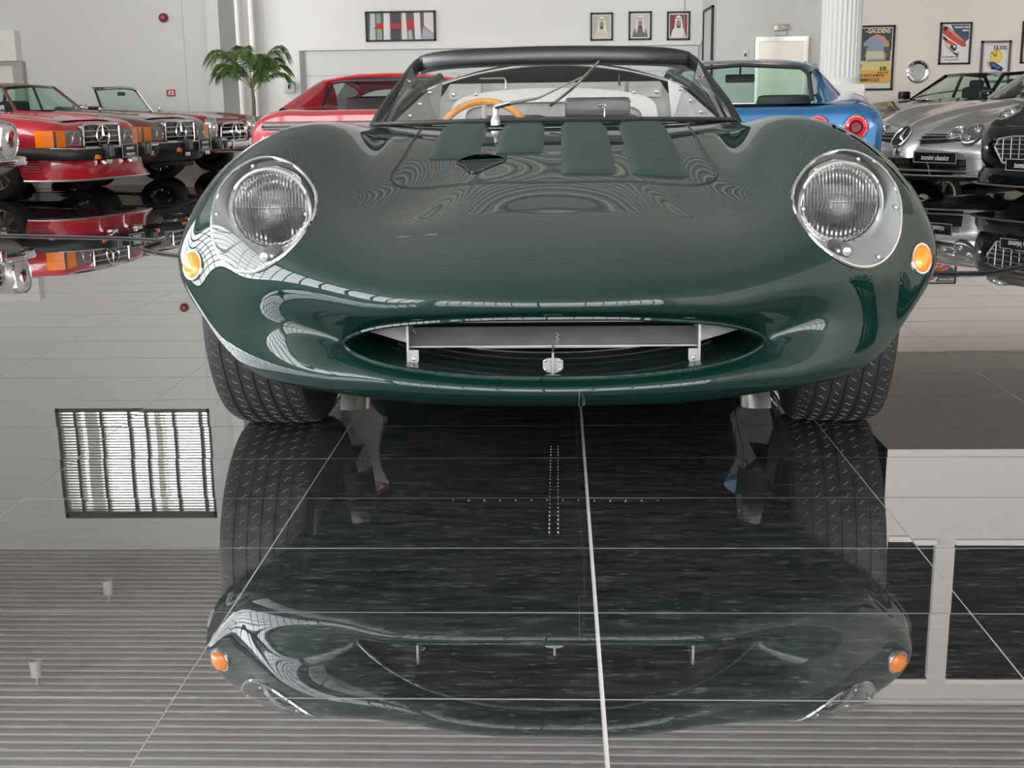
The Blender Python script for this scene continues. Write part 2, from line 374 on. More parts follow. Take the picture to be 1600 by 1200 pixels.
# mezzanine on the right, seen mirrored in the floor: fascia with dark openings
MX, MY = 3.4, 13.1
def fascia():
    m = MB(); z0, z1 = 2.89, CEIL
    ops = [(3.6, 4.13), (4.34, 6.3), (6.6, 8.7)]; a, b = 3.93, 5.60
    m.box((MX, MY, z0), (X1, MY+.15, a)); m.box((MX, MY, b), (X1, MY+.15, z1))
    xs = [MX]+[v for o in ops for v in o]+[X1]
    for i in range(0, len(xs), 2): m.box((xs[i], MY, a), (xs[i+1], MY+.15, b))
    m.box((MX, MY+.15, z0), (X1, 18.5, z0+.15)); m.box((MX, MY, z0), (MX+.15, 18.5, CEIL))
    return m, ops, a, b
fm, ops, oa, ob = fascia()
struct('wall_mezzanine', fm, mat('mezzanine_paint', (.66, .645, .61), .6))
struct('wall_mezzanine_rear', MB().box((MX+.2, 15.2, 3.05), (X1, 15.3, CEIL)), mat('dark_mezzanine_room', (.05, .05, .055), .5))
for k, (a, b) in enumerate(ops):
    wf = struct('window_%d' % (5+k), MB().box((a, MY-.05, oa-.06), (b, MY+.1, oa)).box((a, MY-.02, ob), (b, MY+.1, ob+.05)), WHITE)
    build('pane', MB().box((a, MY+.07, oa), (b, MY+.078, ob)), GLD, wf, smooth=False)

# large shutter door recess in the back wall
sh = struct('door_2', MB().box((-4.36, 21.93, 0), (2.38, 21.98, 1.74)), mat('shutter_panel', (.74, .75, .75), .5))
tag(build('door_frame', MB().box((-4.44, 21.90, 0), (-4.36, 22.0, 1.79)), mat('grey_jamb', (.25, .26, .27), .5), sh, smooth=False))
build('lintel', MB().box((-4.44, 21.84, 1.75), (2.42, 22.0, 1.81)), WHITE, sh, smooth=False)
for z in (.45, .90, 1.33): build('panel_joint', MB().box((-4.36, 21.922, z-.004), (2.38, 21.935, z+.004)), mat('joint_grey', (.45, .45, .45), .6), sh, smooth=False)
for x in (-.95, 1.2): build('panel_joint', MB().box((x-.006, 21.922, 0), (x+.006, 21.935, 1.74)), MATS['joint_grey'], sh, smooth=False)
struct('trim_7', MB().box((2.14, 21.97, 1.8), (2.15, 22.0, CEIL)), MATS['joint_grey'])

# fluted column on a square plinth
col = struct('trim_8', MB().box((3.40, 16.53, 0), (3.93, 17.07, .935), .01).box((3.39, 16.52, .905), (3.94, 17.08, 1.01), .015), WHITE)
fl = MB(); rr = []
for k in range(28*6):
    a = 2*PI*k/(28*6); ph = (k % 6)/6; r = .257-.017*max(0, math.sin(PI*ph))**.7
    rr.append((3.665+r*math.cos(a), 16.8+r*math.sin(a)))
fl.grid([[(x, y, z) for (x, y) in rr] for z in (1.01, 2.89)], wrap=True)
build('fluted_shaft', fl, mat('column_paint', (.76, .77, .76), .45), col, auto=30)
build('base_moulding', MB().lathe([(.268, 1.01), (.268, 1.03), (.262, 1.05), (.259, 1.08), (.255, 1.09)], 48, o=(3.665, 16.8, 0)), MATS['column_paint'], col)

# lift in the cool grey wall
lf = struct('door_3', MB().box((3.06, 19.96, 0), (3.86, 20.0, 1.77)), STEEL)
LY = 19.99
build('door_leaf', MB().box((3.09, 19.94, 0), (3.432, 19.965, 1.70)), noise_mat('satin_lift_door', (.74, .71, .62), (.82, .80, .74), (1, 1, 1), 2, rough=.35, metal=.5), lf, smooth=False)
build('door_leaf', MB().box((3.438, 19.94, 0), (3.80, 19.965, 1.70)), MATS['satin_lift_door'], lf, smooth=False)
build('door_frame', MB().box((3.04, 19.90, 1.70), (3.85, 19.97, 1.765)).box((3.04, 19.90, 0), (3.09, 19.97, 1.70)).box((3.80, 19.90, 0), (3.85, 19.97, 1.70)), STEEL, lf, smooth=False)
ind = build('floor_indicator', MB().box((3.32, 19.93, 1.86), (3.55, 20.0, 1.955), .004), mat('indicator_bronze', (.42, .40, .33), .35, metal=.7))
tag(ind, 'bronze floor indicator box with a dark display above the lift doors', 'indicator')
build('display', MB().box((3.385, 19.922, 1.88), (3.485, 19.932, 1.935)), BLACKG, ind, smooth=False)
build('lower_plate', MB().box((3.36, 19.95, 1.79), (3.51, 20.0, 1.852)), MATS['indicator_bronze'], ind, smooth=False)
cp = tag(build('lift_call_panel', MB().box((2.86, 19.975, 1.43), (2.94, 20.0, 1.59), .003), mat('call_panel_plate', (.75, .72, .66), .4)), 'small white lift call panel with a dark button beside the lift doors', 'call panel')
build('button', MB().box((2.88, 19.965, 1.48), (2.92, 19.977, 1.53)), mat('red_brown_button', (.12, .05, .04), .4), cp, smooth=False)

# ---------------------------------------------------------------- small things on the walls
al = tag(build('alarm_sounder', MB().lathe([(0, 0), (.062, 0), (.066, -.02), (.060, -.06), (.045, -.085), (0, -.09)], 24, 'y', (-5.54, 18.0, 2.062)), mat('alarm_red', (.33, .012, .015), .35)), 'round dark red alarm sounder high on the left wall', 'alarm')
build('grille_ring', MB().lathe([(.035, 0), (.04, -.006), (.045, 0)], 24, 'y', (-5.54, 17.912, 2.062)), VOID, al)
sg = tag(build('call_point_sign', MB().box((-5.575, 17.975, .985), (-5.455, 18.0, 1.075)), mat('sign_red', (.50, .02, .02), .5)), 'small red and white call point sign low on the left wall', 'sign')
build('white_symbol', MB().box((-5.545, 17.970, 1.005), (-5.47, 17.976, 1.055)), LETTER, sg, smooth=False)
build('red_symbol', MB().box((-5.525, 17.965, 1.018), (-5.485, 17.971, 1.040)), MATS['sign_red'], sg, smooth=False)
ds = tag(build('wall_dispenser', MB().box((-4.74, 21.9, 1.05), (-4.55, 22.0, 1.25), .02), mat('dispenser_grey', (.55, .56, .56), .4)), 'small grey dispenser on the back wall beside the palm', 'dispenser')
build('nozzle', MB().box((-4.66, 21.88, 1.12), (-4.63, 21.902, 1.19)), BLACK, ds, smooth=False)
nt_ = tag(build('door_notice', MB().box((-.045, 21.90, 1.485), (.075, 21.925, 1.55)), mat('cream_notice', (.72, .68, .56), .6)), 'small cream notice on the shutter door above the green car', 'notice')
build('printed_line', MB().box((-.03, 21.896, 1.515), (.06, 21.901, 1.521)), mat('ink', (.1, .1, .1), .6), nt_, smooth=False)

def framed(name, label, cat, x0, x1, z0, z1, y, fr=.035, fm_=BLACK, bg_=(.8, .78, .72), mat_w=.0, group=None):
    o = tag(build(name, MB().box((x0, y-.035, z1-fr), (x1, y, z1)).box((x0, y-.035, z0), (x1, y, z0+fr)).box((x0, y-.035, z0), (x0+fr, y, z1)).box((x1-fr, y-.035, z0), (x1, y, z1)), fm_, smooth=False), label, cat, group)
    bgm = mat('paper_%.2f_%.2f_%.2f' % bg_, bg_, .55)
    build('sheet', MB().box((x0+fr*.5, y-.014, z0+fr*.5), (x1-fr*.5, y-.006, z1-fr*.5)), bgm, o, smooth=False)
    return o
def prints(o, y, items, x0, z0, W, H, name='print', dy0=.0):
    """flat printed shapes: (colour, polygon in 0..1 sheet coordinates)"""
    mb = MB(); ms = []; cols = {}
    for k, (c, poly) in enumerate(items):
        if c not in cols:
            cols[c] = len(ms); ms.append(mat('ink_%.2f_%.2f_%.2f' % c, c, .55))
        mb.mi = cols[c]; d = y-.0145-.0006*(k+1)
        mb.add([(x0+u*W, d, z0+v*H) for (u, v) in poly], [tuple(range(len(poly)))])
    b = build(name, mb, ms, o, smooth=False, recalc=False); return b
def disc(cx, cy, rx, ry, n=20, a0=0, a1=2*PI): return [(cx+rx*math.cos(a0+(a1-a0)*k/n), cy+ry*math.sin(a0+(a1-a0)*k/n)) for k in range(n)]

# wide photograph on the back wall
y = 22.0; wp = framed('framed_picture', 'wide black framed picture with a red car seen through pale columns', 'picture', -3.29, -2.08, 1.885, 2.385, y, .03)
its = [((.10, .11, .12), [(0, 0), (1, 0), (1, 1), (0, 1)]), ((.55, .58, .60), [(.03, 0), (.12, 0), (.12, 1), (.05, 1)]), ((.30, .36, .26), [(.14, 0), (.22, 0), (.2, 1), (.14, 1)]),
       ((.50, .02, .02), [(.10, .40), (.85, .38), (.80, .62), (.62, .74), (.30, .66), (.14, .62)]), ((.72, .74, .74), [(.24, 0), (.34, 0), (.34, 1), (.25, 1)]),
       ((.06, .06, .07), [(.36, 0), (.49, 0), (.49, 1), (.36, 1)]), ((.42, .03, .03), [(.36, .42), (.49, .42), (.49, .6), (.36, .6)]), ((.70, .68, .66), [(.51, 0), (.60, 0), (.58, 1), (.52, 1)]),
       ((.45, .46, .50), [(.61, 0), (.68, 0), (.66, .35), (.61, .35)]), ((.74, .74, .75), [(.71, 0), (.80, 0), (.79, 1), (.70, 1)]), ((.75, .66, .66), [(.85, .5), (.99, .2), (.99, 1), (.85, 1)]), ((.40, .42, .50), [(.80, 0), (.99, 0), (.99, .18), (.84, .48)])]
prints(wp, y, its, -3.26, 1.915, 1.15, .44)
# three portraits of men in white headdress
def portrait(x0, x1, z0, z1, bg_, robe, label, beard=(.05, .04, .035)):
    o = framed('framed_portrait', label, 'portrait', x0, x1, z0, z1, 22.0, 0.03, BLACK, (.82, .80, .74), group='three portraits on the back wall')
    W, H = x1-x0-.1, z1-z0-.1
    it = [(bg_, [(0, 0), (1, 0), (1, 1), (0, 1)]), (robe, [(.05, 0), (.95, 0), (.85, .32), (.66, .45), (.34, .45), (.15, .32)]),
          ((.80, .80, .80), [(.24, .16), (.30, .80), (.42, .95), (.58, .95), (.70, .80), (.80, .16), (.66, .28), (.62, .62), (.38, .62), (.34, .28)]),
          ((.45, .25, .17), disc(.5, .62, .13, .19)), (beard, [(.38, .56), (.44, .50), (.56, .50), (.62, .56), (.58, .42), (.5, .38), (.42, .42)]),
          ((.80, .80, .80), [(.35, .74), (.65, .74), (.66, .90), (.5, .97), (.34, .90)]), ((.03, .03, .03), [(.35, .80), (.65, .80), (.65, .835), (.35, .835)]),
          ((.03, .02, .02), disc(.455, .66, .018, .01, 8)), ((.03, .02, .02), disc(.545, .66, .018, .01, 8))]
    prints(o, 22.0, it, x0+.05, z0+.05, W, H); return o
portrait(.555, .94, 1.845, 2.305, (.50, .52, .42), (.70, .62, .45), 'portrait of a man in white headdress against olive grey, leftmost of the three')
portrait(1.205, 1.595, 1.845, 2.315, (.62, .60, .55), (.16, .15, .14), 'portrait of a man in dark robe on pale ground, middle of the three')
portrait(1.855, 2.245, 1.835, 2.305, (.30, .03, .05), (.78, .78, .80), 'portrait of a man in white robe on a dark red ground, rightmost of the three')
# picture on the return wall, seen edge on
fp = tag(build('framed_picture', MB().box((2.41, 20.35, 1.10), (2.45, 21.55, 1.13)).box((2.41, 20.35, 2.25), (2.45, 21.55, 2.28)).box((2.41, 20.35, 1.10), (2.45, 20.385, 2.28)).box((2.41, 21.515, 1.10), (2.45, 21.55, 2.28)), BLACK, smooth=False), 'tall black framed picture seen edge on beside the lift wall', 'picture')
build('sheet', MB().box((2.43, 20.38, 1.12), (2.44, 21.52, 2.26)), mat('pale_sheet', (.66, .68, .68), .4), fp, smooth=False)

# race posters
BK = (.02, .02, .02)
x0, x1, z0, z1, y = 3.86, 4.79, .935, 1.835, 18.5
x0 = 4.02
p1 = framed('race_poster', 'tall yellow and black race poster with arches, cut off by the white column', 'poster', 4.0, 4.79, .935, 1.835, y, .028)
it = [((.06, .06, .06), [(0, .13), (1, .13), (1, 1), (0, 1)]), ((.28, .36, .50), [(.44, .5), (.94, .5), (.94, .78), (.8, .86), (.58, .86), (.44, .75)]), ((.72, .66, .25), [(.0, .30), (1, .30), (1, .62), (.0, .60)]),
      ((.66, .32, .20), [(.58, .86), (.70, .90), (.85, .86), (.95, .74), (.95, .64), (.88, .66), (.84, .78), (.70, .84)]), ((.66, .32, .20), [(.10, .84), (.28, .82), (.38, .72), (.38, .64), (.30, .66), (.22, .76), (.10, .78)]),
      ((.10, .09, .08), [(.40, .45), (.50, .45), (.50, .66), (.56, .70), (.34, .70), (.40, .66)]), ((.10, .09, .08), [(.88, .45), (.98, .45), (.98, .70), (.84, .68)]),
      ((.62, .60, .55), [(.52, .48), (.86, .48), (.86, .58), (.52, .58)]), ((.35, .28, .22), [(.52, .44), (.9, .44), (.9, .48), (.52, .48)]),
      ((.45, .10, .09), [(.08, .34), (.38, .33), (.44, .38), (.36, .42), (.18, .43), (.08, .40)]), (BK, disc(.16, .34, .05, .035, 12)), (BK, disc(.36, .34, .05, .035, 12)),
      ((.80, .44, .08), [(0, .07), (1, .07), (1, .30), (0, .30)]), ((.78, .76, .70), [(0, 0), (1, 0), (1, .07), (0, .07)])]
prints(p1, y, it, 4.04, .975, .71, .82)
RX = (PI/2, 0, 0)
text('lettering', 'GAUDENS', .083, mat('cream_ink', (.85, .76, .55), .5), p1, (4.562, y-.025, 1.755), RX, .0005, bold=.0025, sx=.84)
text('lettering', '-', .1, MATS['cream_ink'], p1, (4.385, y-.025, 1.755), RX, .0005)
text('lettering', 'CAMPING', .07, MATS['cream_ink'], p1, (4.53, y-.025, 1.415), RX, .0005)
INK = mat('black_ink', BK, .5)
text('lettering', '10', .075, INK, p1, (4.635, y-.025, 1.235), RX, .0005, bold=.003, sx=1.4)
text('lettering', 'AOUT 1947', .03, INK, p1, (4.64, y-.025, 1.182), RX, .0005, bold=.001)
text('lettering', 'ET AUTO & MOTO', .045, INK, p1, (4.49, y-.025, 1.142), RX, .0005, bold=.002, sx=.92)
text('lettering', 'COMMINGES', .072, INK, p1, (4.417, y-.025, 1.08), RX, .0005, bold=.0008, sx=.86)
p2 = framed('race_poster', 'race poster with a big red racing car on dark blue and white', 'poster', 5.42, 5.865, 1.28, 1.86, y, .025)
it = [((.86, .85, .82), [(0, 0), (1, 0), (1, 1), (0, 1)]), ((.05, .09, .16), [(.3, 1), (1, 1), (1, .62), (.82, .5), (.45, .8)]), ((.62, .09, .07), [(0, .98), (.18, .96), (.88, .56), (.92, .42), (.78, .40), (.30, .62), (0, .78)]),
      ((.82, .30, .25), [(.1, .92), (.3, .88), (.8, .58), (.7, .58)]), (BK, [(.02, .72), (.40, .50), (.34, .46), (.04, .62)]), (BK, disc(.44, .40, .13, .11, 18)), ((.8, .1, .06), [(.08, .58), (.30, .58), (.48, .50), (.40, .44), (.16, .52)]),
      ((.85, .85, .85), disc(.48, .42, .05, .045, 12)), (BK, [(.05, .52), (.5, .2), (.62, .16), (.66, .30), (.60, .22), (.5, .26)]), ((.85, .85, .85), [(.10, .50), (.5, .24), (.5, .26), (.12, .52)]), (BK, [(0, .86), (.1, .98), (.2, .90), (.08, .84)])]
prints(p2, y, it, 5.455, 1.315, .375, .51)
text('lettering', 'GRAND PRIX', .036, LETTER, p2, (5.722, y-.023, 1.79), RX, .0005, bold=.0015)
text('lettering', 'BERN', .036, LETTER, p2, (5.775, y-.023, 1.745), RX, .0005, bold=.0015)
text('lettering', '21, 22. AOU 1937', .030, INK, p2, (5.585, y-.023, 1.385), RX, .0005, bold=.001)
text('lettering', 'BREMGARTEN BERNE', .022, INK, p2, (5.60, y-.023, 1.345), RX, .0005)
p3 = framed('race_poster', 'grey framed race poster with a yellow clock and a blue racing car', 'poster', 6.01, 6.43, 1.02, 1.60, y, .03, mat('dark_grey_frame', (.10, .10, .11), .35))
it = [((.72, .72, .72), [(0, 0), (1, 0), (1, 1), (0, 1)]), ((.82, .81, .79), [(.08, .02), (.92, .02), (.92, .94), (.08, .94)]), ((.80, .52, .05), disc(.52, .64, .26, .19, 28)), ((.9, .68, .15), disc(.52, .64, .22, .16, 28)),
      (BK, [(.5, .64), (.3, .75), (.31, .77), (.53, .66)]), ((.5, .05, .02), [(.5, .64), (.54, .64), (.54, .80), (.51, .80)]), ((.85, .45, .05), [(.14, .55), (.3, .46), (.4, .30), (.24, .36)]),
      ((.03, .06, .20), [(.26, .50), (.45, .50), (.78, .36), (.86, .30), (.76, .24), (.5, .28), (.30, .38)]), ((.10, .20, .50), [(.36, .46), (.7, .36), (.7, .31), (.4, .38)]), (BK, disc(.42, .33, .08, .05, 14)), (BK, disc(.74, .29, .07, .045, 14)), (BK, disc(.58, .40, .04, .03, 10))]
prints(p3, y, it, 6.045, 1.055, .35, .51)
text('lettering', '12', .07, INK, p3, (6.215, y-.024, 1.50), RX, .0005, bold=.003)
text('lettering', 'HEURES\nDE PARIS', .028, INK, p3, (6.315, y-.024, 1.50), RX, .0005, bold=.001)
text('lettering', 'COUPE SALEM', .034, INK, p3, (6.18, y-.024, 1.155), RX, .0005, bold=.001)
text('lettering', 'MONTLHERY', .024, INK, p3, (6.28, y-.024, 1.115), RX, .0005, bold=.001)
p4 = framed('race_poster', 'dark framed poster cut off by the right edge of the picture', 'poster', 6.57, 7.1, 1.28, 1.86, y, .025, bg_=(.74, .70, .62))
prints(p4, y, [((.70, .62, .48), [(0, 0), (1, 0), (1, 1), (0, 1)]), ((.5, .1, .08), [(.2, .3), (.8, .3), (.8, .7), (.2, .7)])], 6.61, 1.32, .45, .5)
# round porthole mirror
pm = tag(build('porthole_mirror', MB().lathe([(.105, -.02), (.11, -.05), (.14, -.055), (.16, -.04), (.165, 0)], 40, 'y', (5.135, 18.5, 1.187)), CHROME), 'round chrome porthole mirror between the yellow poster and the red car poster', 'mirror')
build('mirror_glass', MB().lathe([(0, -.018), (.108, -.02)], 40, 'y', (5.135, 18.5, 1.187)), mat('porthole_glass', (.42, .46, .44), .15, coat=.5), pm)
for k in range(6):
    a = 2*PI*k/6+.4; c = (5.135+.135*math.sin(a), 18.5, 1.187+.135*math.cos(a)); build('bolt', MB().lathe([(0, -.066), (.010, -.062), (.012, -.052)], 10, 'y', c), CHROME, pm)

# ceiling spotlights (mirrored in the tiles)
for k, (sx_, sy_) in enumerate(((-6.27, 15.95), (-6.22, 13.38), (-2.2, 14.6), (2.2, 13.6))):
    s = tag(build('ceiling_spotlight', MB().lathe([(.0, 0), (.012, 0), (.012, -.12), (.065, -.125), (.07, -.32), (.06, -.33), (.055, -.30), (0, -.30)], 24, 'z', (0, 0, 0)), mat('spotlight_white', (.75, .75, .72), .4)),
            ['white cylinder ceiling spotlight over the left cars, nearest the louvred window', 'white cylinder ceiling spotlight over the left cars, second from the louvred window', 'white cylinder ceiling spotlight left of the room centre', 'white cylinder ceiling spotlight right of the room centre'][k], 'spotlight', 'ceiling spotlights')
    s.location = (sx_, sy_, CEIL+.02)

# ---------------------------------------------------------------- palm in a ribbed pot
px, py = -4.33, 17.45
px, py = -4.15, 17.2
pr = empty('potted_palm', (px, py, 0)); tag(pr, 'tall potted palm with arching fronds in a ribbed grey pot', 'plant')
prof = [(0, 0), (.14, 0)]
for k in range(16): z = .02+k*.041; r = .15+.06*k/15; prof += [(r, z), (r+.006, z+.012), (r+.006, z+.028), (r-.002, z+.036)]
prof += [(.205, .69), (.19, .69), (.18, .64), (0, .63)]
build('pot', MB().lathe(prof, 40), noise_mat('ribbed_pot', (.13, .12, .11), (.22, .21, .19), nscale=8, rough=.5), pr)
build('soil', MB().lathe([(0, .655), (.183, .65)], 24), mat('soil', (.04, .03, .02), .9), pr)
LEAF = noise_mat('palm_leaf', (.05, .13, .018), (.16, .26, .06), nscale=3, rough=.45)
STEM = mat('palm_stem', (.22, .26, .10), .5)
rg = random.Random(11)
build('trunk', MB().tube([(0, 0, .64), (.01, 0, .90), (-.01, .01, 1.2)], [.028, .024, .014], 8), mat('palm_trunk', (.16, .14, .07), .7), pr)
for k in range(22):
    az = 2*PI*k/22*3.0+rg.uniform(-.25, .25); L = rg.uniform(.50, .68); up = rg.uniform(.75, 1.15) if k % 3 else rg.uniform(.35, .7)
    base = Vector((0, 0, rg.uniform(.98, 1.16))); d = Vector((math.cos(az), math.sin(az), 0)); pts = []
    for t in np.linspace(0, 1, 13):
        h = up*L*(1.55*t-.95*t*t*t)*1.0; pts.append(base+d*(L*(t*.86))+Vector((0, 0, h)))
    mb = MB(); mb.tube(pts, [.006*(1-.7*i/12) for i in range(13)], 5)
    fr_ = build('frond', mb, STEM, pr)
    lf_ = MB(); side = d.cross(Vector((0, 0, 1)))
    for i in range(24):
        t = .26+.74*i/23; q = t*12; a = int(min(q, 11)); P_ = pts[a].lerp(pts[a+1], q-a); T = (pts[a+1]-pts[a]).normalized()
        ll = .20*math.sin(PI*min(1, (t-.18)*1.05))**.55*rg.uniform(.85, 1.1)+.03
        for s_ in (-1, 1):
            dr_ = (side*s_*.75+T*.75+Vector((0, 0, -.08))).normalized(); m_ = P_+dr_*ll*.5+Vector((0, 0, -.01)); e_ = P_+dr_*ll+Vector((0, 0, -.04-ll*.28))
            wv = T*.0105
            lf_.add([tuple(P_-wv*.3), tuple(P_+wv*.3), tuple(m_+wv), tuple(m_-wv), tuple(e_)], [(0, 1, 2, 3), (3, 2, 4)])
    build('leaflets', lf_, LEAF, fr_, recalc=False)

# ---------------------------------------------------------------- cables on the floor
def cable(name, pts, label, r=.007):
    c = curve([(p[0], p[1], r) for p in pts], 60); return tag(build(name, MB().tube(c, r, 8), BLACK), label, 'cable')
cable('floor_cable', [(-6.2, 8.75), (-5, 8.52), (-3.754, 8.23), (-3.16, 8.055), (-2.70, 7.90), (-2.50, 7.72), (-2.50, 7.50), (-2.47, 7.30), (-2.2, 7.0), (-1.5, 6.55), (-.9, 6.3)], 'black cable looping over the tiles left of the green car')
cable('floor_cable', [(1.0, 6.10), (1.45, 5.99), (1.786, 5.966), (2.0, 5.96), (2.3, 6.217), (3.0, 6.9), (3.9, 7.6)], 'black cable curving over the tiles right of the green car')
# ================================================================ THE GREEN SPORTS CAR
RINGS=[
[(0,2.42,0.284),(0.2,2.43,0.29),(0.36,2.475,0.306),(0.425,2.53,0.322),(0.441,2.55,0.334),(0.42,2.535,0.352),(0.35,2.48,0.38),(0.25,2.425,0.399),(0.12,2.388,0.411),(0,2.38,0.413)],
[(0,2.392,0.268),(0.205,2.402,0.274),(0.375,2.448,0.291),(0.452,2.505,0.313),(0.471,2.527,0.335),(0.4495,2.5331,0.3594),(0.365,2.452,0.398),(0.26,2.396,0.417),(0.125,2.358,0.428),(0,2.35,0.431)],
[(0,2.432,0.228),(0.215,2.438,0.232),(0.41,2.47,0.252),(0.545,2.515,0.29),(0.5988,2.5527,0.3501),(0.5644,2.5389,0.4131),(0.4481,2.4668,0.441),(0.2929,2.3988,0.4524),(0.14,2.362,0.463),(0,2.36,0.466)],
[(0,2.55,0.204),(0.23,2.55,0.206),(0.47,2.565,0.225),(0.6717,2.6159,0.2696),(0.7369,2.6651,0.375),(0.7081,2.6585,0.4861),(0.5883,2.5864,0.5327),(0.3844,2.4959,0.5023),(0.17,2.455,0.507),(0,2.455,0.508)],
[(0,2.72,0.185),(0.25,2.72,0.186),(0.53,2.72,0.212),(0.722,2.735,0.3),(0.8319,2.7526,0.4354),(0.8046,2.8058,0.5692),(0.6731,2.8169,0.6443),(0.4386,2.6673,0.5548),(0.2,2.615,0.547),(0,2.615,0.549)],
[(0,2.92,0.17),(0.26,2.92,0.17),(0.58,2.92,0.18),(0.765,2.92,0.295),(0.866,2.9,0.435),(0.8343,2.9561,0.6161),(0.6773,3.0278,0.7272),(0.4517,2.8826,0.5916),(0.22,2.84,0.578),(0,2.84,0.581)],
[(0,3.2,0.168),(0.26,3.2,0.168),(0.6,3.2,0.195),(0.8,3.2,0.3),(0.874,3.2,0.445),(0.8201,3.2118,0.6533),(0.6375,3.2334,0.771),(0.45,3.16,0.632),(0.22,3.15,0.618),(0,3.15,0.622)],
[(0,3.6,0.168),(0.26,3.6,0.168),(0.6,3.6,0.185),(0.815,3.6,0.27),(0.885,3.6,0.45),(0.812,3.58,0.662),(0.612,3.56,0.775),(0.47,3.55,0.692),(0.24,3.54,0.672),(0,3.54,0.676)],
[(0,4.05,0.168),(0.26,4.05,0.168),(0.6,4.05,0.172),(0.8,4.05,0.22),(0.872,4.05,0.44),(0.81,4.04,0.648),(0.64,4.03,0.748),(0.5,4.02,0.742),(0.25,4.01,0.736),(0,4.01,0.74)],
[(0,4.45,0.168),(0.26,4.45,0.168),(0.6,4.45,0.172),(0.79,4.45,0.2),(0.862,4.45,0.43),(0.81,4.45,0.65),(0.69,4.45,0.738),(0.52,4.45,0.752),(0.25,4.45,0.765),(0,4.45,0.77)]]
OX = -.013
ORG = (OX, 4.6, 0)
car = empty('sports_car', ORG); tag(car, 'dark green low open sports car with faired headlamps, nearest the camera', 'car')
def W(name, mb, m, parent=car, **k):
    """build from coordinates given in the room, stored relative to the car"""
    return build(name, mb, m, parent, org=(ORG[0]-OX, ORG[1], ORG[2]), **k)
# --- front bodywork skin
NU, NV = 520, 300
S = surface(RINGS, NU, NV)
HL = np.array([(.664,.703),(.713,.696),(.754,.664),(.770,.622),(.765,.577),(.741,.520),(.700,.486),(.634,.481),(.577,.506),(.537,.542),(.523,.580),(.532,.614),(.562,.648),(.606,.682)])
HLc = curve(HL, 200, True)
def sdist(x, z):
    """signed distance from (x,z) to the lamp outline, and the nearest outline point"""
    d = np.hypot(HLc[:, 0]-x, HLc[:, 1]-z); i = int(d.argmin()); n = len(HLc); t = HLc[(i+1) % n]-HLc[i-1]
    s = (x-HLc[i, 0])*t[1]-(z-HLc[i, 1])*t[0]
    return d[i]*(1 if s > 0 else -1), HLc[i]
area2 = sum(HLc[i, 0]*HLc[(i+1) % 200, 1]-HLc[(i+1) % 200, 0]*HLc[i, 1] for i in range(200))
SGN = 1 if area2 > 0 else -1
# vertex normals of the grid
du = np.roll(S, -1, 1)-np.roll(S, 1, 1); dv = np.gradient(S, axis=0); Nn = np.cross(du, dv); Nn /= np.linalg.norm(Nn, axis=2, keepdims=True)+1e-12
inside = np.zeros((NV, NU), bool)
cand = np.where((np.abs(np.abs(S[..., 0])-.650) < .15) & (np.abs(S[..., 2]-.592) < .14) & (S[..., 1] < 3.15))
for a, b in zip(*cand):
    x, y, z = S[a, b]; sg_ = 1 if x > 0 else -1
    sd, q = sdist(abs(x), z); sd *= -SGN*-1
    inside[a, b] = sd < 0
    if abs(sd) < .0034:
        n = Nn[a, b]; dx, dz = q[0]*sg_-x, q[1]-z
        S[a, b] = (q[0]*sg_, y-(n[0]*dx+n[2]*dz)/(n[1] if abs(n[1]) > .15 else .15*(1 if n[1] > 0 else -1)), q[1])
# check the sense of "inside" with the lamp centre
vi = lambda a, b: a*NU+b % NU
body = MB(); cover = MB(); body.v = [tuple(p) for p in S.reshape(-1, 3)]
cov = []
for a in range(NV-1):
    for b in range(NU):
        q = [(a, b), (a, (b+1) % NU), (a+1, (b+1) % NU), (a+1, b)]
        c = sum((S[i, j] for i, j in q))/4
        f = (vi(a, b), vi(a, b+1), vi(a+1, b+1), vi(a+1, b))
        ins = False
        if abs(abs(c[0])-.650) < .15 and abs(c[2]-.592) < .14 and c[1] < 3.15:
            sd, _ = sdist(abs(c[0]), c[2]); ins = sd*SGN < 0
        if ins: cov.append(f); continue
        # wheel openings in the underside
        if c[2] < .52 and 2.84 < c[1] < 3.62 and .58 < abs(c[0]) < .80 and c[2] < .31: continue
        if abs(c[0]) > .66 and c[2] < .70 and math.hypot(c[1]-3.225, c[2]-.335) < .366: continue
        body.f.append(f); body.m.append(0)
bonnet = W('bonnet_shell', body, GREEN, auto=60, recalc=False)
bm = bmesh.new(); bm.from_mesh(bonnet.data)
bmesh.ops.delete(bm, geom=[v for v in bm.verts if not v.link_faces], context='VERTS'); bmesh.ops.recalc_face_normals(bm, faces=bm.faces[:]); bm.to_mesh(bonnet.data)
bm.free()
BV = BVHTree.FromPolygons([Vector(p) for p in body.v], body.f)
def top_at(x, y):
    h = BV.ray_cast(Vector((x, y, 1.5)), Vector((0, 0, -1)))
    n = h[1]; n = n if n.z > 0 else -n
    return h[0], n
def front_at(x, z, y0=1.0):
    h = BV.ray_cast(Vector((x, y0, z)), Vector((0, 1, 0))); n = h[1]; n = n if n.y < 0 else -n
    return h[0], n
def arch_lip(bv, yc, r, s_, z0=.24):
    out = []
    for k in range(49):
        a = -PI*.20+PI*1.40*k/48; y_, z = yc-r*math.cos(a), .335+r*math.sin(a)
        h = bv.ray_cast(Vector((s_*2, y_, z)), Vector((-s_, 0, 0)))
        if z > z0 and h[0] is not None and abs(h[0].x) > .6: out.append(tuple(h[0]))
    return out
for s_ in (-1, 1):
    W('wheel_arch_lip', MB().tube(arch_lip(BV, 3.225, .370, s_), .007, 6), GREEN, parent=bonnet)
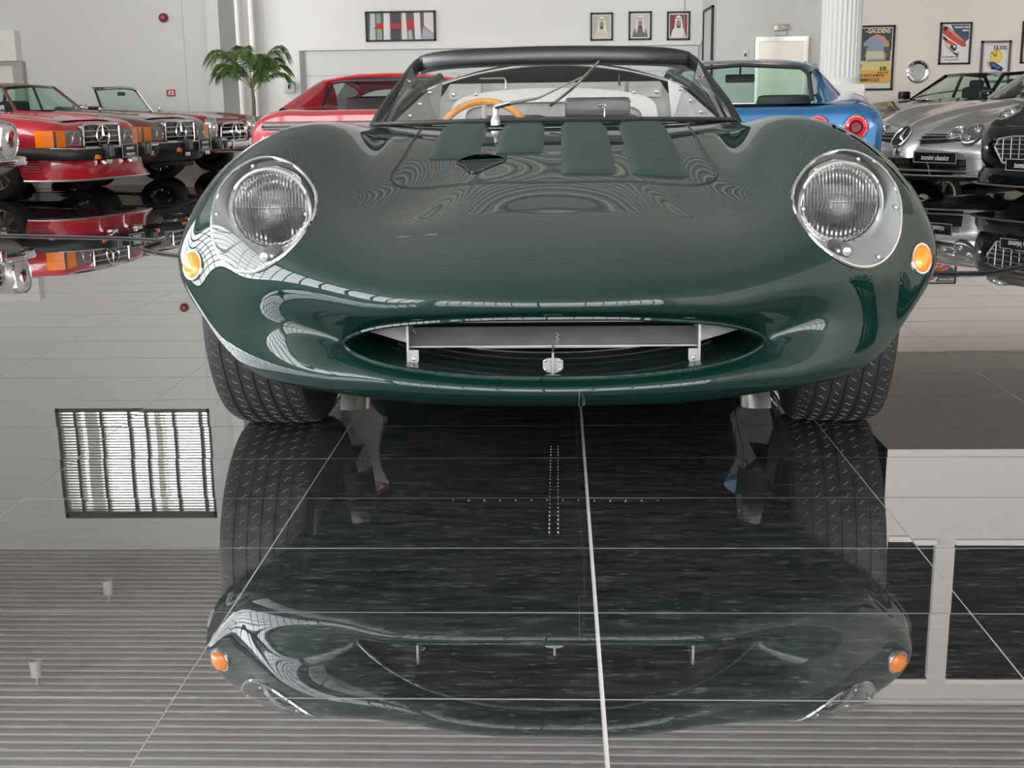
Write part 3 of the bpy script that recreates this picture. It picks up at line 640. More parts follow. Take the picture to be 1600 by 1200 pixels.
# --- headlamps: cover, recess, lamp
covN = Nn.reshape(-1, 3); flat = S.reshape(-1, 3)
ctr = np.array([0, 3.4, .45])
for side, nm in ((1, 'right'), (-1, 'left')):
    fs = [f for f in cov if (sum(flat[i][0] for i in f) > 0) == (side > 0)]
    ids = sorted({i for f in fs for i in f}); mp_ = {i: k for k, i in enumerate(ids)}
    V = []
    for i in ids:
        n = covN[i]; n = n if np.dot(n, flat[i]-ctr) > 0 else -n; V.append(tuple(flat[i]+n*.0045))
    cm = MB(); cm.add(V, [tuple(mp_[i] for i in f) for f in fs])
    hl = W('headlamp_cover', cm, PERSPEX, auto=180); 
    rim = []
    for k in range(0, 200, 2):
        p = HLc[k]; h = BVHTree and None; rim.append(p)
    # outline ring in 3-D, taken from the nearest skin vertex
    ring = []
    sub = np.array([flat[i] for i in ids])
    for p in HLc[::3]:
        d = (sub[:, 0]*side-p[0])**2+(sub[:, 2]-p[1])**2; j = d.argmin(); ring.append((p[0]*side, sub[j, 1], p[1]))
    R_ = np.array(ring); R_[:, 1] = (np.roll(R_[:, 1], 1)+np.roll(R_[:, 1], -1)+R_[:, 1]*2)/4
    W('chrome_rim', MB().tube([tuple(p) for p in R_+np.array([0, -.003, 0])], .0036, 6, close=True), CHROME, parent=hl)
    c0 = np.array([.650*side, 0, .590])
    rows = []
    for (sc_, dy) in ((1.0, .002), (.985, .02), (.95, .06), (.86, .12)):
        rows.append([(c0[0]+(p[0]-c0[0])*sc_, max(p[1]+dy, p[1]) if dy < .1 else 3.03, c0[2]+(p[2]-c0[2])*sc_) for p in R_])
    bk = MB(); bk.grid(rows, wrap=True); n0 = len(bk.v); bk.v.append((c0[0], 3.03, c0[2])); nn = len(R_); base = (len(rows)-1)*nn
    for k in range(nn): bk.f.append((base+k, base+(k+1) % nn, n0)); bk.m.append(0)
    W('lamp_recess', bk, mat('satin_silver_recess', (.42, .44, .44), .38, metal=.35))
    # lamp unit, tilted a little up
    L0 = Vector((.657*side, 2.885, .586))
    prof = [(.089, .07), (.099, .05), (.101, .015), (.097, -.006), (.092, -.009), (.0875, -.004), (.0875, .01)]
    W('lamp_rim', MB().lathe([(r, L0.y+h) for r, h in prof], 48, 'y', (L0.x, 0, L0.z)), CHROME)
    W('lamp_shroud', MB().lathe([(.112, L0.y+.085), (.110, L0.y+.055), (.101, L0.y+.045), (.101, L0.y+.10)], 48, 'y', (L0.x, 0, L0.z)), mat('dark_lamp_shroud', (.09, .10, .10), .3, metal=.5))
    rf = W('reflector', MB().lathe([(.088, L0.y+.004), (.085, L0.y+.03), (.07, L0.y+.06), (.045, L0.y+.08), (.02, L0.y+.09), (0, L0.y+.092)], 40, 'y', (L0.x, 0, L0.z)), mat('lamp_reflector', (.68,.68,.69), .10, metal=1.0))
    W('bulb_shield', MB().lathe([(0, L0.y+.04), (.012, L0.y+.041), (.016, L0.y+.05), (.014, L0.y+.085)], 20, 'y', (L0.x, 0, L0.z)), mat('bulb_shield_dark', (.10, .10, .10), .4, metal=.8), parent=rf)
    # fluted lens: shallow dome with vertical flutes, laid out in columns
    G = []; NC = 200
    for i in range(NC+1):
        x = -.0875+.175*i/NC; hh = math.sqrt(max(1e-8, .0875**2-x*x)); row = []
        for j in range(25):
            z = -hh+2*hh*j/24; r = math.hypot(x, z)
            fl_ = .0026*abs(math.sin(x*420)) if z > -.004 else (.0018*abs(math.sin(x*300)) if z < -.045 else .0008*abs(math.sin(x*420)))
            if abs(x) < .030 and -.03 < z < .018: fl_ *= .25
            row.append((L0.x+x, L0.y-.020*(1-(r/.0875)**2)-fl_*min(1, (.0875-r)/.006), L0.z+z))
        G.append(row)
    W('fluted_lens', MB().grid(G), mat('lamp_lens_glass', (.95, .97, .97), .03, trans=1.0, ior=1.45), auto=180)
    pl_ = Vector((.612*side+.012*side, 2.60, .502+.012))
    W('pilot_lamp', MB().lathe([(0, 2.670), (.009, 2.672), (.0125, 2.680), (.0140, 2.683), (.0150, 2.690), (.0150, 2.80)], 20, 'y', (.628*side, 0, .502)), SCREW)
    for k in (12, 52, 88, 118, 148, 180):
        q = HLc[k]; x, z = c0[0]+(q[0]*side-c0[0])*.88, c0[2]+(q[1]-c0[2])*.88
        d = (sub[:, 0]-x)**2+(sub[:, 2]-z)**2; yy = sub[d.argmin(), 1]
        W('cover_screw', MB().lathe([(0, yy-.007), (.003, yy-.0068), (.0045, yy-.0045), (.0048, yy-.001), (.003, yy+.0), (.003, yy+.018)], 12, 'y', (x, 0, z)), SCREW, parent=hl)
# --- side indicator lamps
for side in (1, -1):
    h, n = front_at(.805*side, .477); 
    q = Vector((0, 0, 1)).rotation_difference(n); M_ = Matrix.Translation(h) @ q.to_matrix().to_4x4() @ Matrix.Diagonal((1, 1.28, 1, 1))
    mb = MB(); mb.T = M_; mb.lathe([(.0, .0175), (.010, .0165), (.019, .013), (.0245, .006), (.0255, -.004)], 32)
    il = W('indicator_lamp', mb, AMBER)
    mb = MB(); mb.T = M_; mb.lathe([(.0253, .004), (.0285, .004), (.030, -.002), (.030, -.006)], 32); W('chrome_bezel', mb, CHROME, parent=il)
    mb = MB(); mb.T = M_
    for k in range(-4, 5): mb.box((-.016*math.sqrt(1-(k/5)**2), k*.0044-.0006, .004+.009*(1-(k/5)**2)), (.016*math.sqrt(1-(k/5)**2), k*.0044+.0006, .0060+.010*(1-(k/5)**2)))
    W('lens_ribs', mb, AMBER, parent=il, smooth=False)
# --- bonnet hatch seam, centre rib and body joints as recessed dark gaps
def on_skin(pts, off=.0006, n=160, per=False):
    c = curve(pts, n, per); out = []
    for (x, y_) in c:
        h, nn_ = top_at(x, y_); out.append(tuple(h+nn_*off))
    return out
hatch = [(-.430, 4.16), (-.428, 3.95), (-.426, 3.68), (-.426, 3.40), (-.418, 3.235), (-.385, 3.188), (-.30, 3.182), (-.11, 3.170), (0, 3.168), (.11, 3.170), (.30, 3.182), (.385, 3.188), (.418, 3.235), (.426, 3.40), (.426, 3.68), (.428, 3.95), (.430, 4.16)]
W('hatch_gap', MB().tube(on_skin(hatch, -.0005, 260), .0030, 8), BLACK, parent=bonnet)
h2 = [(x*.985, y_+.012) for x, y_ in hatch]
W('hatch_edge', MB().tube(on_skin(h2, -.0018, 260), .0028, 8), GREEN, parent=bonnet)
# --- louvre banks
def louvre(x0, x1, y_):
    G = []; nx = 11
    for j, (dy, dh) in enumerate(((-.019, .0), (-.008, .0055), (.006, .0115), (.0135, .0130), (.0165, .0115), (.0165, .002))):
        row = []
        for i in range(nx):
            u = i/(nx-1); x = x0+(x1-x0)*u; e = min(1, math.sin(PI*min(max(u, 0), 1))*3.2)**.5
            h, n = top_at(x, y_+dy); row.append(tuple(h+Vector((0, 0, dh*e+.0004))))
        G.append(row)
    return MB().grid(G)
banks = [(-.358, -.212, 3.565, 4.14), (-.166, -.030, 3.605, 4.14), (.022, .165, 3.295, 4.14), (.205, .353, 3.295, 4.12)]
for (a, b, y0, y1) in banks:
    n = int(round((y1-y0)/.0385))
    for k in range(n+1):
        yy = y0+(y1-y0)*k/n
        sk = (b-a)*.0; lo = W('louvre', louvre(a, b, yy), GREEN_LV, parent=bonnet, auto=60)
# --- air scoop sunk in the hatch
sc_ = []
pts = [(-.262, 3.485), (-.20, 3.492), (-.138, 3.485), (-.162, 3.42), (-.188, 3.36), (-.205, 3.325), (-.214, 3.325), (-.228, 3.355), (-.245, 3.42)]
P3 = on_skin(pts, .0012, 60, True); cx = sum(p[0] for p in P3)/60; cy = sum(p[1] for p in P3)/60
mb = MB(); mb.v = [tuple(p) for p in P3]+[(cx, cy, sum(p[2] for p in P3)/60)]
mb.f = [(i, (i+1) % 60, 60) for i in range(60)]; mb.m = [0]*60
so = W('scoop_opening', mb, VOID, parent=bonnet)
W('scoop_lip', MB().tube(P3, .0035, 6, close=True), GREEN, parent=bonnet)
lid = []
for i in range(9):
    u = i/8; row = []
    for j in range(7):
        v = j/6; x = -.270+.140*u; y_ = 3.487+.085*v; h, n = top_at(x, y_); row.append(tuple(h+Vector((0, 0, .018*math.sin(PI*u)**.6*(1-v)**1.3+.0008))))
    lid.append(row)
W('scoop_hood', MB().grid(lid), GREEN, parent=bonnet)
# --- intake: lip bead, duct, radiator fins, aluminium bar and brackets
R0 = np.array(RINGS[0], float); full0 = np.concatenate([R0, R0[-2:0:-1]*np.array([-1, 1, 1])])
lipc = curve([tuple(p) for p in full0], 220, True)
W('intake_lip', MB().tube([tuple(p) for p in lipc], .0055, 8, close=True), GREEN, parent=bonnet)
rows = []
for (s_, dy) in ((1.0, 0), (.985, .03), (.965, .08), (.93, .16), (.90, .26), (.88, .36)):
    rows.append([(p[0]*s_, p[1]+dy*(1-.35*abs(p[0])/.44), .347+(p[2]-.347)*(s_+.25*dy)) for p in lipc])
W('intake_duct', MB().grid(rows, wrap=True), GREEN_IN)
rb = MB().box((-.42, 2.79, .23), (.42, 2.80, .46)); rad = W('radiator', rb, VOID, smooth=False)
for k in range(9):
    z = .292+k*.0145; ww = .36*math.sqrt(max(.05, 1-((z-.347)/.085)**2))
    W('radiator_fin', MB().box((-ww, 2.70, z-.0012), (ww, 2.735, z+.0012)), mat('dull_fin_metal', (.22, .22, .22), .4, metal=.8), parent=rad, smooth=False)
# bar: flat face leaning back with a turned lower edge
bar = MB(); zt, zb = .359, .329
bar.quad((-.298, 2.54, zb), (.298, 2.54, zb), (.296, 2.59, zt), (-.296, 2.59, zt))
bar.box((-.298, 2.533, zb-.003), (.298, 2.545, zb+.0005)); br = W('intake_bar', bar, ALU, smooth=False)
for k in range(7):
    W('rivet', MB().lathe([(0, 2.545), (.0018, 2.546), (.002, 2.549)], 8, 'y', (.008+(k % 2)*.003-(0 if k < 5 else .3), 0, .336+k*.004)), STEEL, parent=br)
for side in (-1, 1):
    x = .300*side
    fin = MB().box((x-.0025, 2.51, .294), (x+.0025, 2.60, .378))
    fo = W('intake_bracket', fin, ALU, smooth=False)
    fl_ = [(x, .296), (x-side*.018, .297), (x-side*.022, .303), (x-side*.022, .325), (x, .325)]
    W('bracket_foot', MB().prism(fl_, 'y', 2.512, 2.516), ALU, parent=fo, smooth=False)
    W('rivet', MB().lathe([(0, 2.507), (.0035, 2.509), (.004, 2.512)], 10, 'y', (x-side*.012, 0, .306)), STEEL, parent=fo)
    # wedge shaped closing plates beyond the bar
    W('closing_plate', MB().add([(x, 2.552, .331), (x, 2.575, .384), (x+side*.05, 2.578, .374), (x+side*.098, 2.60, .350)], [(0, 1, 2, 3)]), ALU, parent=fo, smooth=False)
cb_ = MB().box((-.0022, 2.455, .281), (.0022, 2.54, .329)); co = W('intake_bracket', cb_, ALU, smooth=False)
for side in (-1, 1):
    x = 0
    W('bracket_foot', MB().prism([(0, .284), (side*.016, .289), (side*.0205, .295), (side*.0205, .311), (side*.015, .315), (0, .317)], 'y', 2.464, 2.468), ALU, parent=co, smooth=False)
    for zz in (.293, .311): W('rivet', MB().lathe([(0, 2.459), (.003, 2.461), (.0035, 2.464)], 10, 'y', (side*.015, 0, zz)), STEEL, parent=co)
# joint line under the nose
jl = []
for z in np.linspace(.262, .21, 12):
    h, n = front_at(.052, z); jl.append(tuple(h+n*.0003))
W('nose_joint', MB().tube(jl, .0008, 5), mat('joint_grey2', (.14, .18, .17), .4), parent=bonnet)

# --- scuttle, doors, tail: sides and rear bodywork
SIDE = []
for (y_, k) in ((4.45, 0), (4.8, 0), (5.2, 0)):
    SIDE.append([(.26, y_, .168), (.60, y_, .172), (.79, y_, .20), (.86, y_, .43), (.815, y_, .645), (.72, y_, .725), (.63, y_, .745), (.60, y_, .72)])
for s_ in (1, -1):
    R_ = np.array(SIDE)*np.array([s_, 1, 1]); g = surface(R_, 60, 20, closed=False)
    W('door_side', MB().grid(g.tolist()), GREEN)
TAIL = [
 [(0,5.18,.17),(.26,5.18,.17),(.60,5.18,.172),(.79,5.18,.20),(.86,5.18,.43),(.82,5.18,.64),(.66,5.20,.80),(.46,5.22,.905),(.24,5.22,.965),(0,5.22,.982)],
 [(0,5.5,.17),(.26,5.5,.17),(.60,5.5,.172),(.80,5.5,.22),(.87,5.5,.45),(.83,5.5,.68),(.68,5.5,.82),(.47,5.5,.915),(.25,5.5,.97),(0,5.5,.985)],
 [(0,6.0,.18),(.26,6.0,.18),(.60,6.0,.20),(.80,6.0,.26),(.86,6.0,.47),(.81,6.0,.70),(.64,6.0,.80),(.43,6.0,.87),(.22,6.0,.91),(0,6.0,.92)],
 [(0,6.5,.24),(.24,6.5,.24),(.54,6.5,.26),(.72,6.5,.32),(.77,6.5,.48),(.71,6.5,.62),(.55,6.5,.70),(.37,6.5,.745),(.19,6.5,.77),(0,6.5,.775)],
 [(0,6.86,.36),(.18,6.86,.36),(.40,6.86,.37),(.54,6.85,.40),(.58,6.84,.47),(.54,6.84,.54),(.42,6.85,.58),(.28,6.86,.60),(.14,6.86,.61),(0,6.86,.61)],
 [(0,6.92,.44),(.08,6.92,.44),(.18,6.92,.445),(.24,6.92,.46),(.26,6.92,.48),(.24,6.92,.50),(.18,6.92,.515),(.12,6.92,.52),(.06,6.92,.52),(0,6.92,.52)]]
T_ = surface(TAIL, 240, 140); tm = MB(); tm.grid(T_.tolist(), wrap=True)
TBV = BVHTree.FromPolygons([Vector(p) for p in tm.v], tm.f)
keep = []
for f in tm.f:
    c = [sum(tm.v[i][k] for i in f)/4 for k in range(3)]
    if abs(c[0]) > .62 and c[2] < .72 and math.hypot(c[1]-5.76, c[2]-.335) < .366: continue
    if .56 < abs(c[0]) < .82 and c[2] < .30 and abs(c[1]-5.76) < .36: continue
    keep.append(f)
tm.f = keep; tm.m = [0]*len(keep); tm.f.append(tuple(139*240+k for k in range(240))); tm.m.append(0)
tail = W('tail_body', tm, GREEN)
for s_ in (-1, 1):
    lp = arch_lip(TBV, 5.76, .370, s_)
    if len(lp) > 3: W('wheel_arch_lip', MB().tube(lp, .007, 6), GREEN, parent=tail)
W('deck_edge_strip', MB().tube([(x, 5.205, .982-.34*abs(x)**2.0*1.02-.010) for x in np.linspace(-.52, .52, 31)], .006, 8), CHROME, parent=tail)
W('deck_pin', MB().tube([(.035, 5.35, .98), (.035, 5.35, 1.005)], .003, 6), BLACK, parent=tail)
W('underfloor', MB().box((-.56, 4.40, .150), (.56, 5.3, .166)), mat('black_underfloor', (.015, .015, .015), .5), smooth=False)
rv = MB()
for k in range(26):
    rv.lathe([(0, .1655), (.0017, .166), (.0022, .170)], 6, 'z', (-.50+k*.04, 3.02, 0))
    for x in (-.013, .008): rv.lathe([(0, .1655), (.0015, .166), (.002, .170)], 6, 'z', (x, 2.78+k*.03, .0 if k else .0))
W('underside_rivets', rv, STEEL, parent=bonnet)['kind'] = 'stuff'
W('inner_floor', MB().box((-.58, 4.3, .2), (.58, 5.2, .215)), VOID, smooth=False)

# --- wheels
def tyre_mesh(R, w_, rim, grooves=5, x0=0, n=72):
    p = [(rim, -w_*.42), (rim+.012, -w_*.5), (R*.90, -w_*.56), (R*.965, -w_*.53), (R*.990, -w_*.46)]
    tw = w_*.42
    for g in range(grooves):
        c = -tw+2*tw*(g+.5)/grooves; gw = .0018
        p += [(R*(1-.006*((c-gw)/tw)**2), c-gw-.0005), (R-.004, c-gw+.0005), (R-.004, c+gw-.0005), (R*(1-.006*((c+gw)/tw)**2), c+gw+.0005)]
    p += [(R*.990, w_*.46), (R*.965, w_*.53), (R*.90, w_*.56), (rim+.012, w_*.5), (rim, w_*.42)]
    return MB().lathe([(r, x0+h) for r, h in p], n, 'x')
WR = .335
for side in (-1, 1):
    wx = .7175*side; c = (wx, 3.225, WR)
    wheel = empty('wheel', (wx-ORG[0]+OX, c[1]-ORG[1], WR)); wheel.parent = car; wheel.rotation_euler = (0, 0, -.05)
    ty = build('tyre', tyre_mesh(WR, .205, .20, 5), TYRE, wheel)
    # zigzag tread cuts with worn pale edges
    tk = MB(); tw = .205*.42
    for g in range(6):
        cxx = -tw+2*tw*(g)/5
        for k in range(64):
            a = 2*PI*(k+.5*(g % 2))/64; zz = .0055
            P_ = []
            for (dx, da) in ((-.007, -.010), (-.002, -.010), (.002, .012), (.007, .012)):
                r = WR*(1-.006*((cxx+dx)/tw)**2)-.0008 if abs(cxx+dx) < tw*.97 else WR*.988
                P_.append((cxx+dx, r*math.cos(a+da), r*math.sin(a+da)))
            tk.tube(P_, .0017, 4, caps=False)
    build('tread_cuts', tk, TICK, wheel, smooth=False)['kind'] = 'stuff'
    for sgn in (-1, 1):
        tk = MB()
        for k in range(84):
            a = 2*PI*k/84; x = sgn*.205*.5
            tk.tube([(x-sgn*.006, .985*WR*math.cos(a), .985*WR*math.sin(a)), (x+sgn*.006, .955*WR*math.cos(a+.02), .955*WR*math.sin(a+.02))], .0012, 4, caps=False)
        build('shoulder_cuts', tk, TICK, wheel, smooth=False)['kind'] = 'stuff'
    build('spinner', MB().lathe([(.03, side*.06), (.032, side*.09), (0, side*.10)], 16, 'x').box((side*.085-.01, -.06, -.012), (side*.085+.01, .06, .012)), CHROME, wheel)
    for k in range(8): build('rim_slot', MB().lathe([(0, 0), (.018, 0), (.018, .002)], 12, 'x', (side*.052, .115*math.cos(PI*k/4), .115*math.sin(PI*k/4))), VOID, wheel)
    build('rim', MB().lathe([(.20, -.09), (.205, -.095), (.195, -.085), (.18, -.02), (.06, .02), (0, .02)], 40, 'x').lathe([(.20, .09), (.205, .095), (.195, .085), (.17, .04), (.08, .05), (0, .05)], 40, 'x'), STEEL, wheel)
    # rear wheel
    w2 = empty('wheel', (wx*.98-ORG[0]+OX, 5.76-ORG[1], WR)); w2.parent = car
    build('tyre', tyre_mesh(WR, .205, .20, 5, n=40), TYRE, w2); build('rim', MB().lathe([(.20, side*.09), (.205, side*.095), (.195, side*.085), (.17, side*.04), (.08, side*.05), (0, side*.05)], 40, 'x'), STEEL, w2)
    # suspension and heat shield beside the wheel
    W('suspension_arm', MB().tube([(.60*side, 3.2, .22), (.30*side, 3.15, .19)], .014, 8), STEEL)
    sh_ = MB(); G = []
    for i in range(9):
        u = i/8; G.append([(side*(.575-.10*u), 3.02+.05*u, z) for z in (.05+.10*u*u, .12+.02*u, .2)])
    W('brake_duct', MB().grid([[(side*(.53-.065*math.sin(PI*.5*i/8)), 3.03-.06*math.cos(PI*.5*i/8)+.06*j/3, .085+.035*j-(.01*i/8)) for j in range(4)] for i in range(9)]), STEEL)

# --- windscreen
bc = [(-.632, 4.46, .752), (-.53, 4.29, .757), (-.30, 4.165, .762), (0, 4.12, .766), (.30, 4.165, .762), (.53, 4.29, .757), (.632, 4.46, .752)]
tc_ = [(-.512, 4.80, .962), (-.435, 4.73, .976), (-.27, 4.675, .984), (0, 4.655, .988), (.27, 4.675, .984), (.435, 4.73, .976), (.512, 4.80, .962)]
B_ = curve(bc, 41); T2 = curve(tc_, 41)
G = []
for i in range(41):
    row = []
    for j in range(13):
        v = j/12; p = B_[i]*(1-v)+T2[i]*v; row.append((p[0], p[1]-.018*math.sin(PI*v), p[2]+.010*math.sin(PI*v)))
    G.append(row)
ws = W('windscreen_glass', MB().grid(G), glass('windscreen_glass_material', (.95, .97, .97), 1.25), auto=180)
lo = [tuple(p) for p in B_]; hi = [tuple(p) for p in T2]
mb = MB().tube([(p[0], p[1], p[2]) for p in hi[1:-1]], .0145, 16, flat=2.35)
fr_ = W('windscreen_frame', mb, FRAME_DARK)
for s_ in (0, -1):
    a, b = Vector(lo[s_]), Vector(hi[s_]); k = 2 if s_ == 0 else -3; sg2 = -1 if s_ == 0 else 1
    pts = [a+Vector((sg2*.01, .03, -.02)), a.lerp(b, .25)+Vector((sg2*.006, 0, 0)), a.lerp(b, .55)+Vector((sg2*.006, -.006, .0)), a.lerp(b, .85)+Vector((sg2*.002, -.006, .006)), Vector(hi[1 if s_ == 0 else -2])+Vector((-sg2*.0, 0, .008)), Vector(hi[k])]
    c = curve([tuple(p) for p in pts], 24)
    W('windscreen_pillar', MB().tube([tuple(p) for p in c], [.024-.003*i/23 for i in range(24)], 10), FRAME_DARK, parent=fr_)
W('windscreen_seal', MB().tube([(p[0], p[1]-.004, p[2]+.002) for p in lo], .0085, 8), BLACK, parent=fr_)
# scuttle panel between hatch and glass
G = []
for i in range(41):
    x, yb, zb = B_[i]; row = []
    for j in range(5):
        v = j/4; y_ = min(4.43, yb-.03)+(.06)*v; row.append((x, yb-.05+.06*v, (top_at(x, min(yb-.05, 4.44))[0].z+.002)*(1-v)+(zb-.006)*v))
    G.append(row)
W('scuttle_panel', MB().grid(G), GREEN)
# --- wipers and washer jets
P0 = Vector((-.188, 4.085, .766))
wp_ = W('wiper_boss', MB().lathe([(0, .812), (.007, .810), (.010, .800), (.009, .785), (.014, .775), (.017, .764), (.017, .752)], 20, 'z', (P0.x, P0.y, 0)), SCREW)
def scr(x, z):
    v = (z-.76)/.228; ix = int(round((x/.632*.5+.5)*40)); ix = max(0, min(40, ix)); p = B_[ix]*(1-v)+T2[ix]*v; return Vector((x, p[1]-.018*math.sin(PI*min(max(v, 0), 1))-.014, z))
W('wiper_arm', MB().tube([P0+Vector((0, -.005, .043)), P0+Vector((.035, .0, .052)), scr(-.05, .838), scr(.035, .878), scr(.095, .905)], [.008, .007, .004, .003, .003], 8), CHROME, parent=wp_)
W('wiper_knuckle', MB().tube([P0+Vector((-.004, -.012, .044)), P0+Vector((.045, -.004, .056))], .0075, 10), CHROME, parent=wp_)
W('wiper_blade', MB().tube([scr(-.012, .812), scr(.055, .862), scr(.12, .920), scr(.158, .962)], .0050, 6), BLACK, parent=wp_)
W('wiper_blade_holder', MB().tube([tuple(scr(.0, .823)-Vector((0, .008, 0))), tuple(scr(.08, .885)-Vector((0, .012, 0))), tuple(scr(.158, .962)-Vector((0, .008, 0)))], .0028, 6), CHROME, parent=wp_)
for x in (-.30, -.115):
    yj = 4.07 if x < -.2 else 4.06
    h, n = top_at(x, yj); W('washer_jet', MB().box((x-.006, yj-.008, h.z-.002), (x+.006, yj+.008, h.z+.010), .003), CHROME)
# --- cockpit
W('dash_top', MB().grid([[(x, 4.5+.06*j, .735+.012*j*(2-j)) for x in np.linspace(-.58, .58, 13)] for j in range(3)]), BLACK)
sw = []
for k in range(56):
    a = 2*PI*k/56; r = .176; sw.append((-.257+r*math.cos(a), 4.60+.36*r*math.sin(a), .665+.93*r*math.sin(a)))
sw_rim = W('steering_wheel', MB().tube(sw, .0135, 10, close=True), WOOD)
for a in (PI*.5, PI*1.17, PI*1.83): W('spoke', MB().tube([(-.257, 4.59, .66), (-.257+.17*math.cos(a), 4.60+.06*math.sin(a), .665+.158*math.sin(a))], .009, 6, flat=.3), ALU, parent=sw_rim)
W('horn_boss', MB().lathe([(0, 4.565), (.03, 4.57), (.035, 4.59)], 24, 'y', (-.257, 0, .66)), BLACKG, parent=sw_rim)
mir = W('rear_view_mirror', MB().rbox((.038, 4.50, .757), (.268, 4.535, .838), .016), mat('mirror_back', (.012, .012, .014), .35, coat=.15))
W('mirror_bracket', MB().tube([(.168, 4.49, .806), (.176, 4.485, .80), (.176, 4.485, .75)], .0022, 6).tube([(.155, 4.492, .808), (.176, 4.49, .812), (.182, 4.492, .806)], .003, 6), CHROME, parent=mir)
# aluminium bulkhead behind the seats
blk = W('seat_bulkhead', MB().prism([(-.50, .30), (.50, .30), (.50, .79), (.42, .900), (-.42, .900), (-.50, .79)], 'y', 5.13, 5.15), ALU_P, smooth=False)
W('top_panel', MB().prism([(-.30, .855), (.28, .855), (.28, .898), (-.30, .898)], 'y', 5.112, 5.126), ALU, parent=blk, smooth=False)
for s_ in (-1, 1):
    pl = W('corner_plate', MB().prism([(s_*.295, .842), (s_*.425, .838), (s_*.425, .893), (s_*.295, .900)], 'y', 5.095, 5.105), ALU_P, parent=blk, smooth=False)
    for x in (.315, .405): W('bolt', MB().lathe([(0, 5.083), (.007, 5.085), (.009, 5.095)], 10, 'y', (s_*x, 0, .858)), STEEL, parent=blk)
    # gussets running forward and down to the doors
    g1 = W('side_gusset', MB().add([(s_*.445, 5.06, .905), (s_*.50, 5.00, .872), (s_*.62, 4.70, .74), (s_*.55, 4.72, .70), (s_*.46, 5.0, .74)], [(0, 1, 2, 3, 4)]), ALU_P, smooth=False)
    for t in (.12, .4, .68, .92): 
        p = Vector((s_*.475, 5.02, .885)).lerp(Vector((s_*.585, 4.71, .73)), t); W('bolt', MB().lathe([(0, p.y-.012), (.006, p.y-.01), (.008, p.y)], 10, 'y', (p.x, 0, p.z)), STEEL, parent=g1)
    W('door_top_roll', MB().tube([(s_*.46, 5.14, .93), (s_*.53, 5.05, .885), (s_*.60, 4.85, .81), (s_*.635, 4.6, .76)], .016, 8), GREEN)
    W('side_screen', MB().grid([[(s_*(.60+.03*v-.10*u), 4.48+.55*v, .755+.20*u*(1-.45*v)) for u in (0, .5, 1)] for v in np.linspace(0, 1, 7)]), glass('side_screen_perspex', (.93, .94, .94), 1.25))
    W('door_panel', MB().grid([[(s_*.57, y_, z) for z in (.25, .5, .73)] for y_ in (4.5, 4.9, 5.15)]), ALU_P)
# hoop shaped inner frame with rivets
ho = MB(); o1 = [(-.415, .70), (-.415, .80), (-.37, .845), (.35, .845), (.405, .80), (.41, .70)]; i1 = [(-.36, .70), (-.355, .785), (-.33, .805), (.29, .805), (.345, .775), (.352, .70)]
c1 = curve(o1, 40); c2 = curve(i1, 40)
ho.grid([[(p[0], 5.09, p[1]) for p in c1], [(p[0], 5.09, p[1]) for p in c2], [(p[0], 5.115, p[1]) for p in c2]])
hoop = W('inner_hoop_panel', ho, mat('bright_aluminium_panel', (.46, .46, .45), .45, metal=.2))
for k in range(1, 10):
    x = -.35+k*.072; W('rivet', MB().lathe([(0, 5.080), (.006, 5.082), (.0075, 5.09)], 10, 'y', (x, 0, .826)), STEEL, parent=hoop)
W('seat_back', MB().rbox((-.30, 5.0, .35), (-.03, 5.09, .775), .03), mat('black_seat', (.03, .03, .032), .5)); W('seat_back', MB().rbox((.05, 5.0, .35), (.33, 5.09, .775), .03), MATS['black_seat'])
W('roll_bar_stay', MB().tube([(-.30, 5.10, .918), (-.20, 5.10, .918), (-.195, 5.10, .905), (-.195, 5.10, .880)], .004, 6), STEEL, parent=blk)
W('harness_clip', MB().tube([(.255, 5.10, .93), (.258, 5.10, .885)], .004, 6), BLACK, parent=blk)
# body joint at the rear of the bonnet
for s_ in (-1, 1):
    pts = [(s_*.44, 4.16), (s_*.50, 4.25), (s_*.56, 4.36), (s_*.60, 4.42)]
    W('scuttle_joint', MB().tube(on_skin(pts, .0002, 30), .0028, 6), BLACK, parent=bonnet)
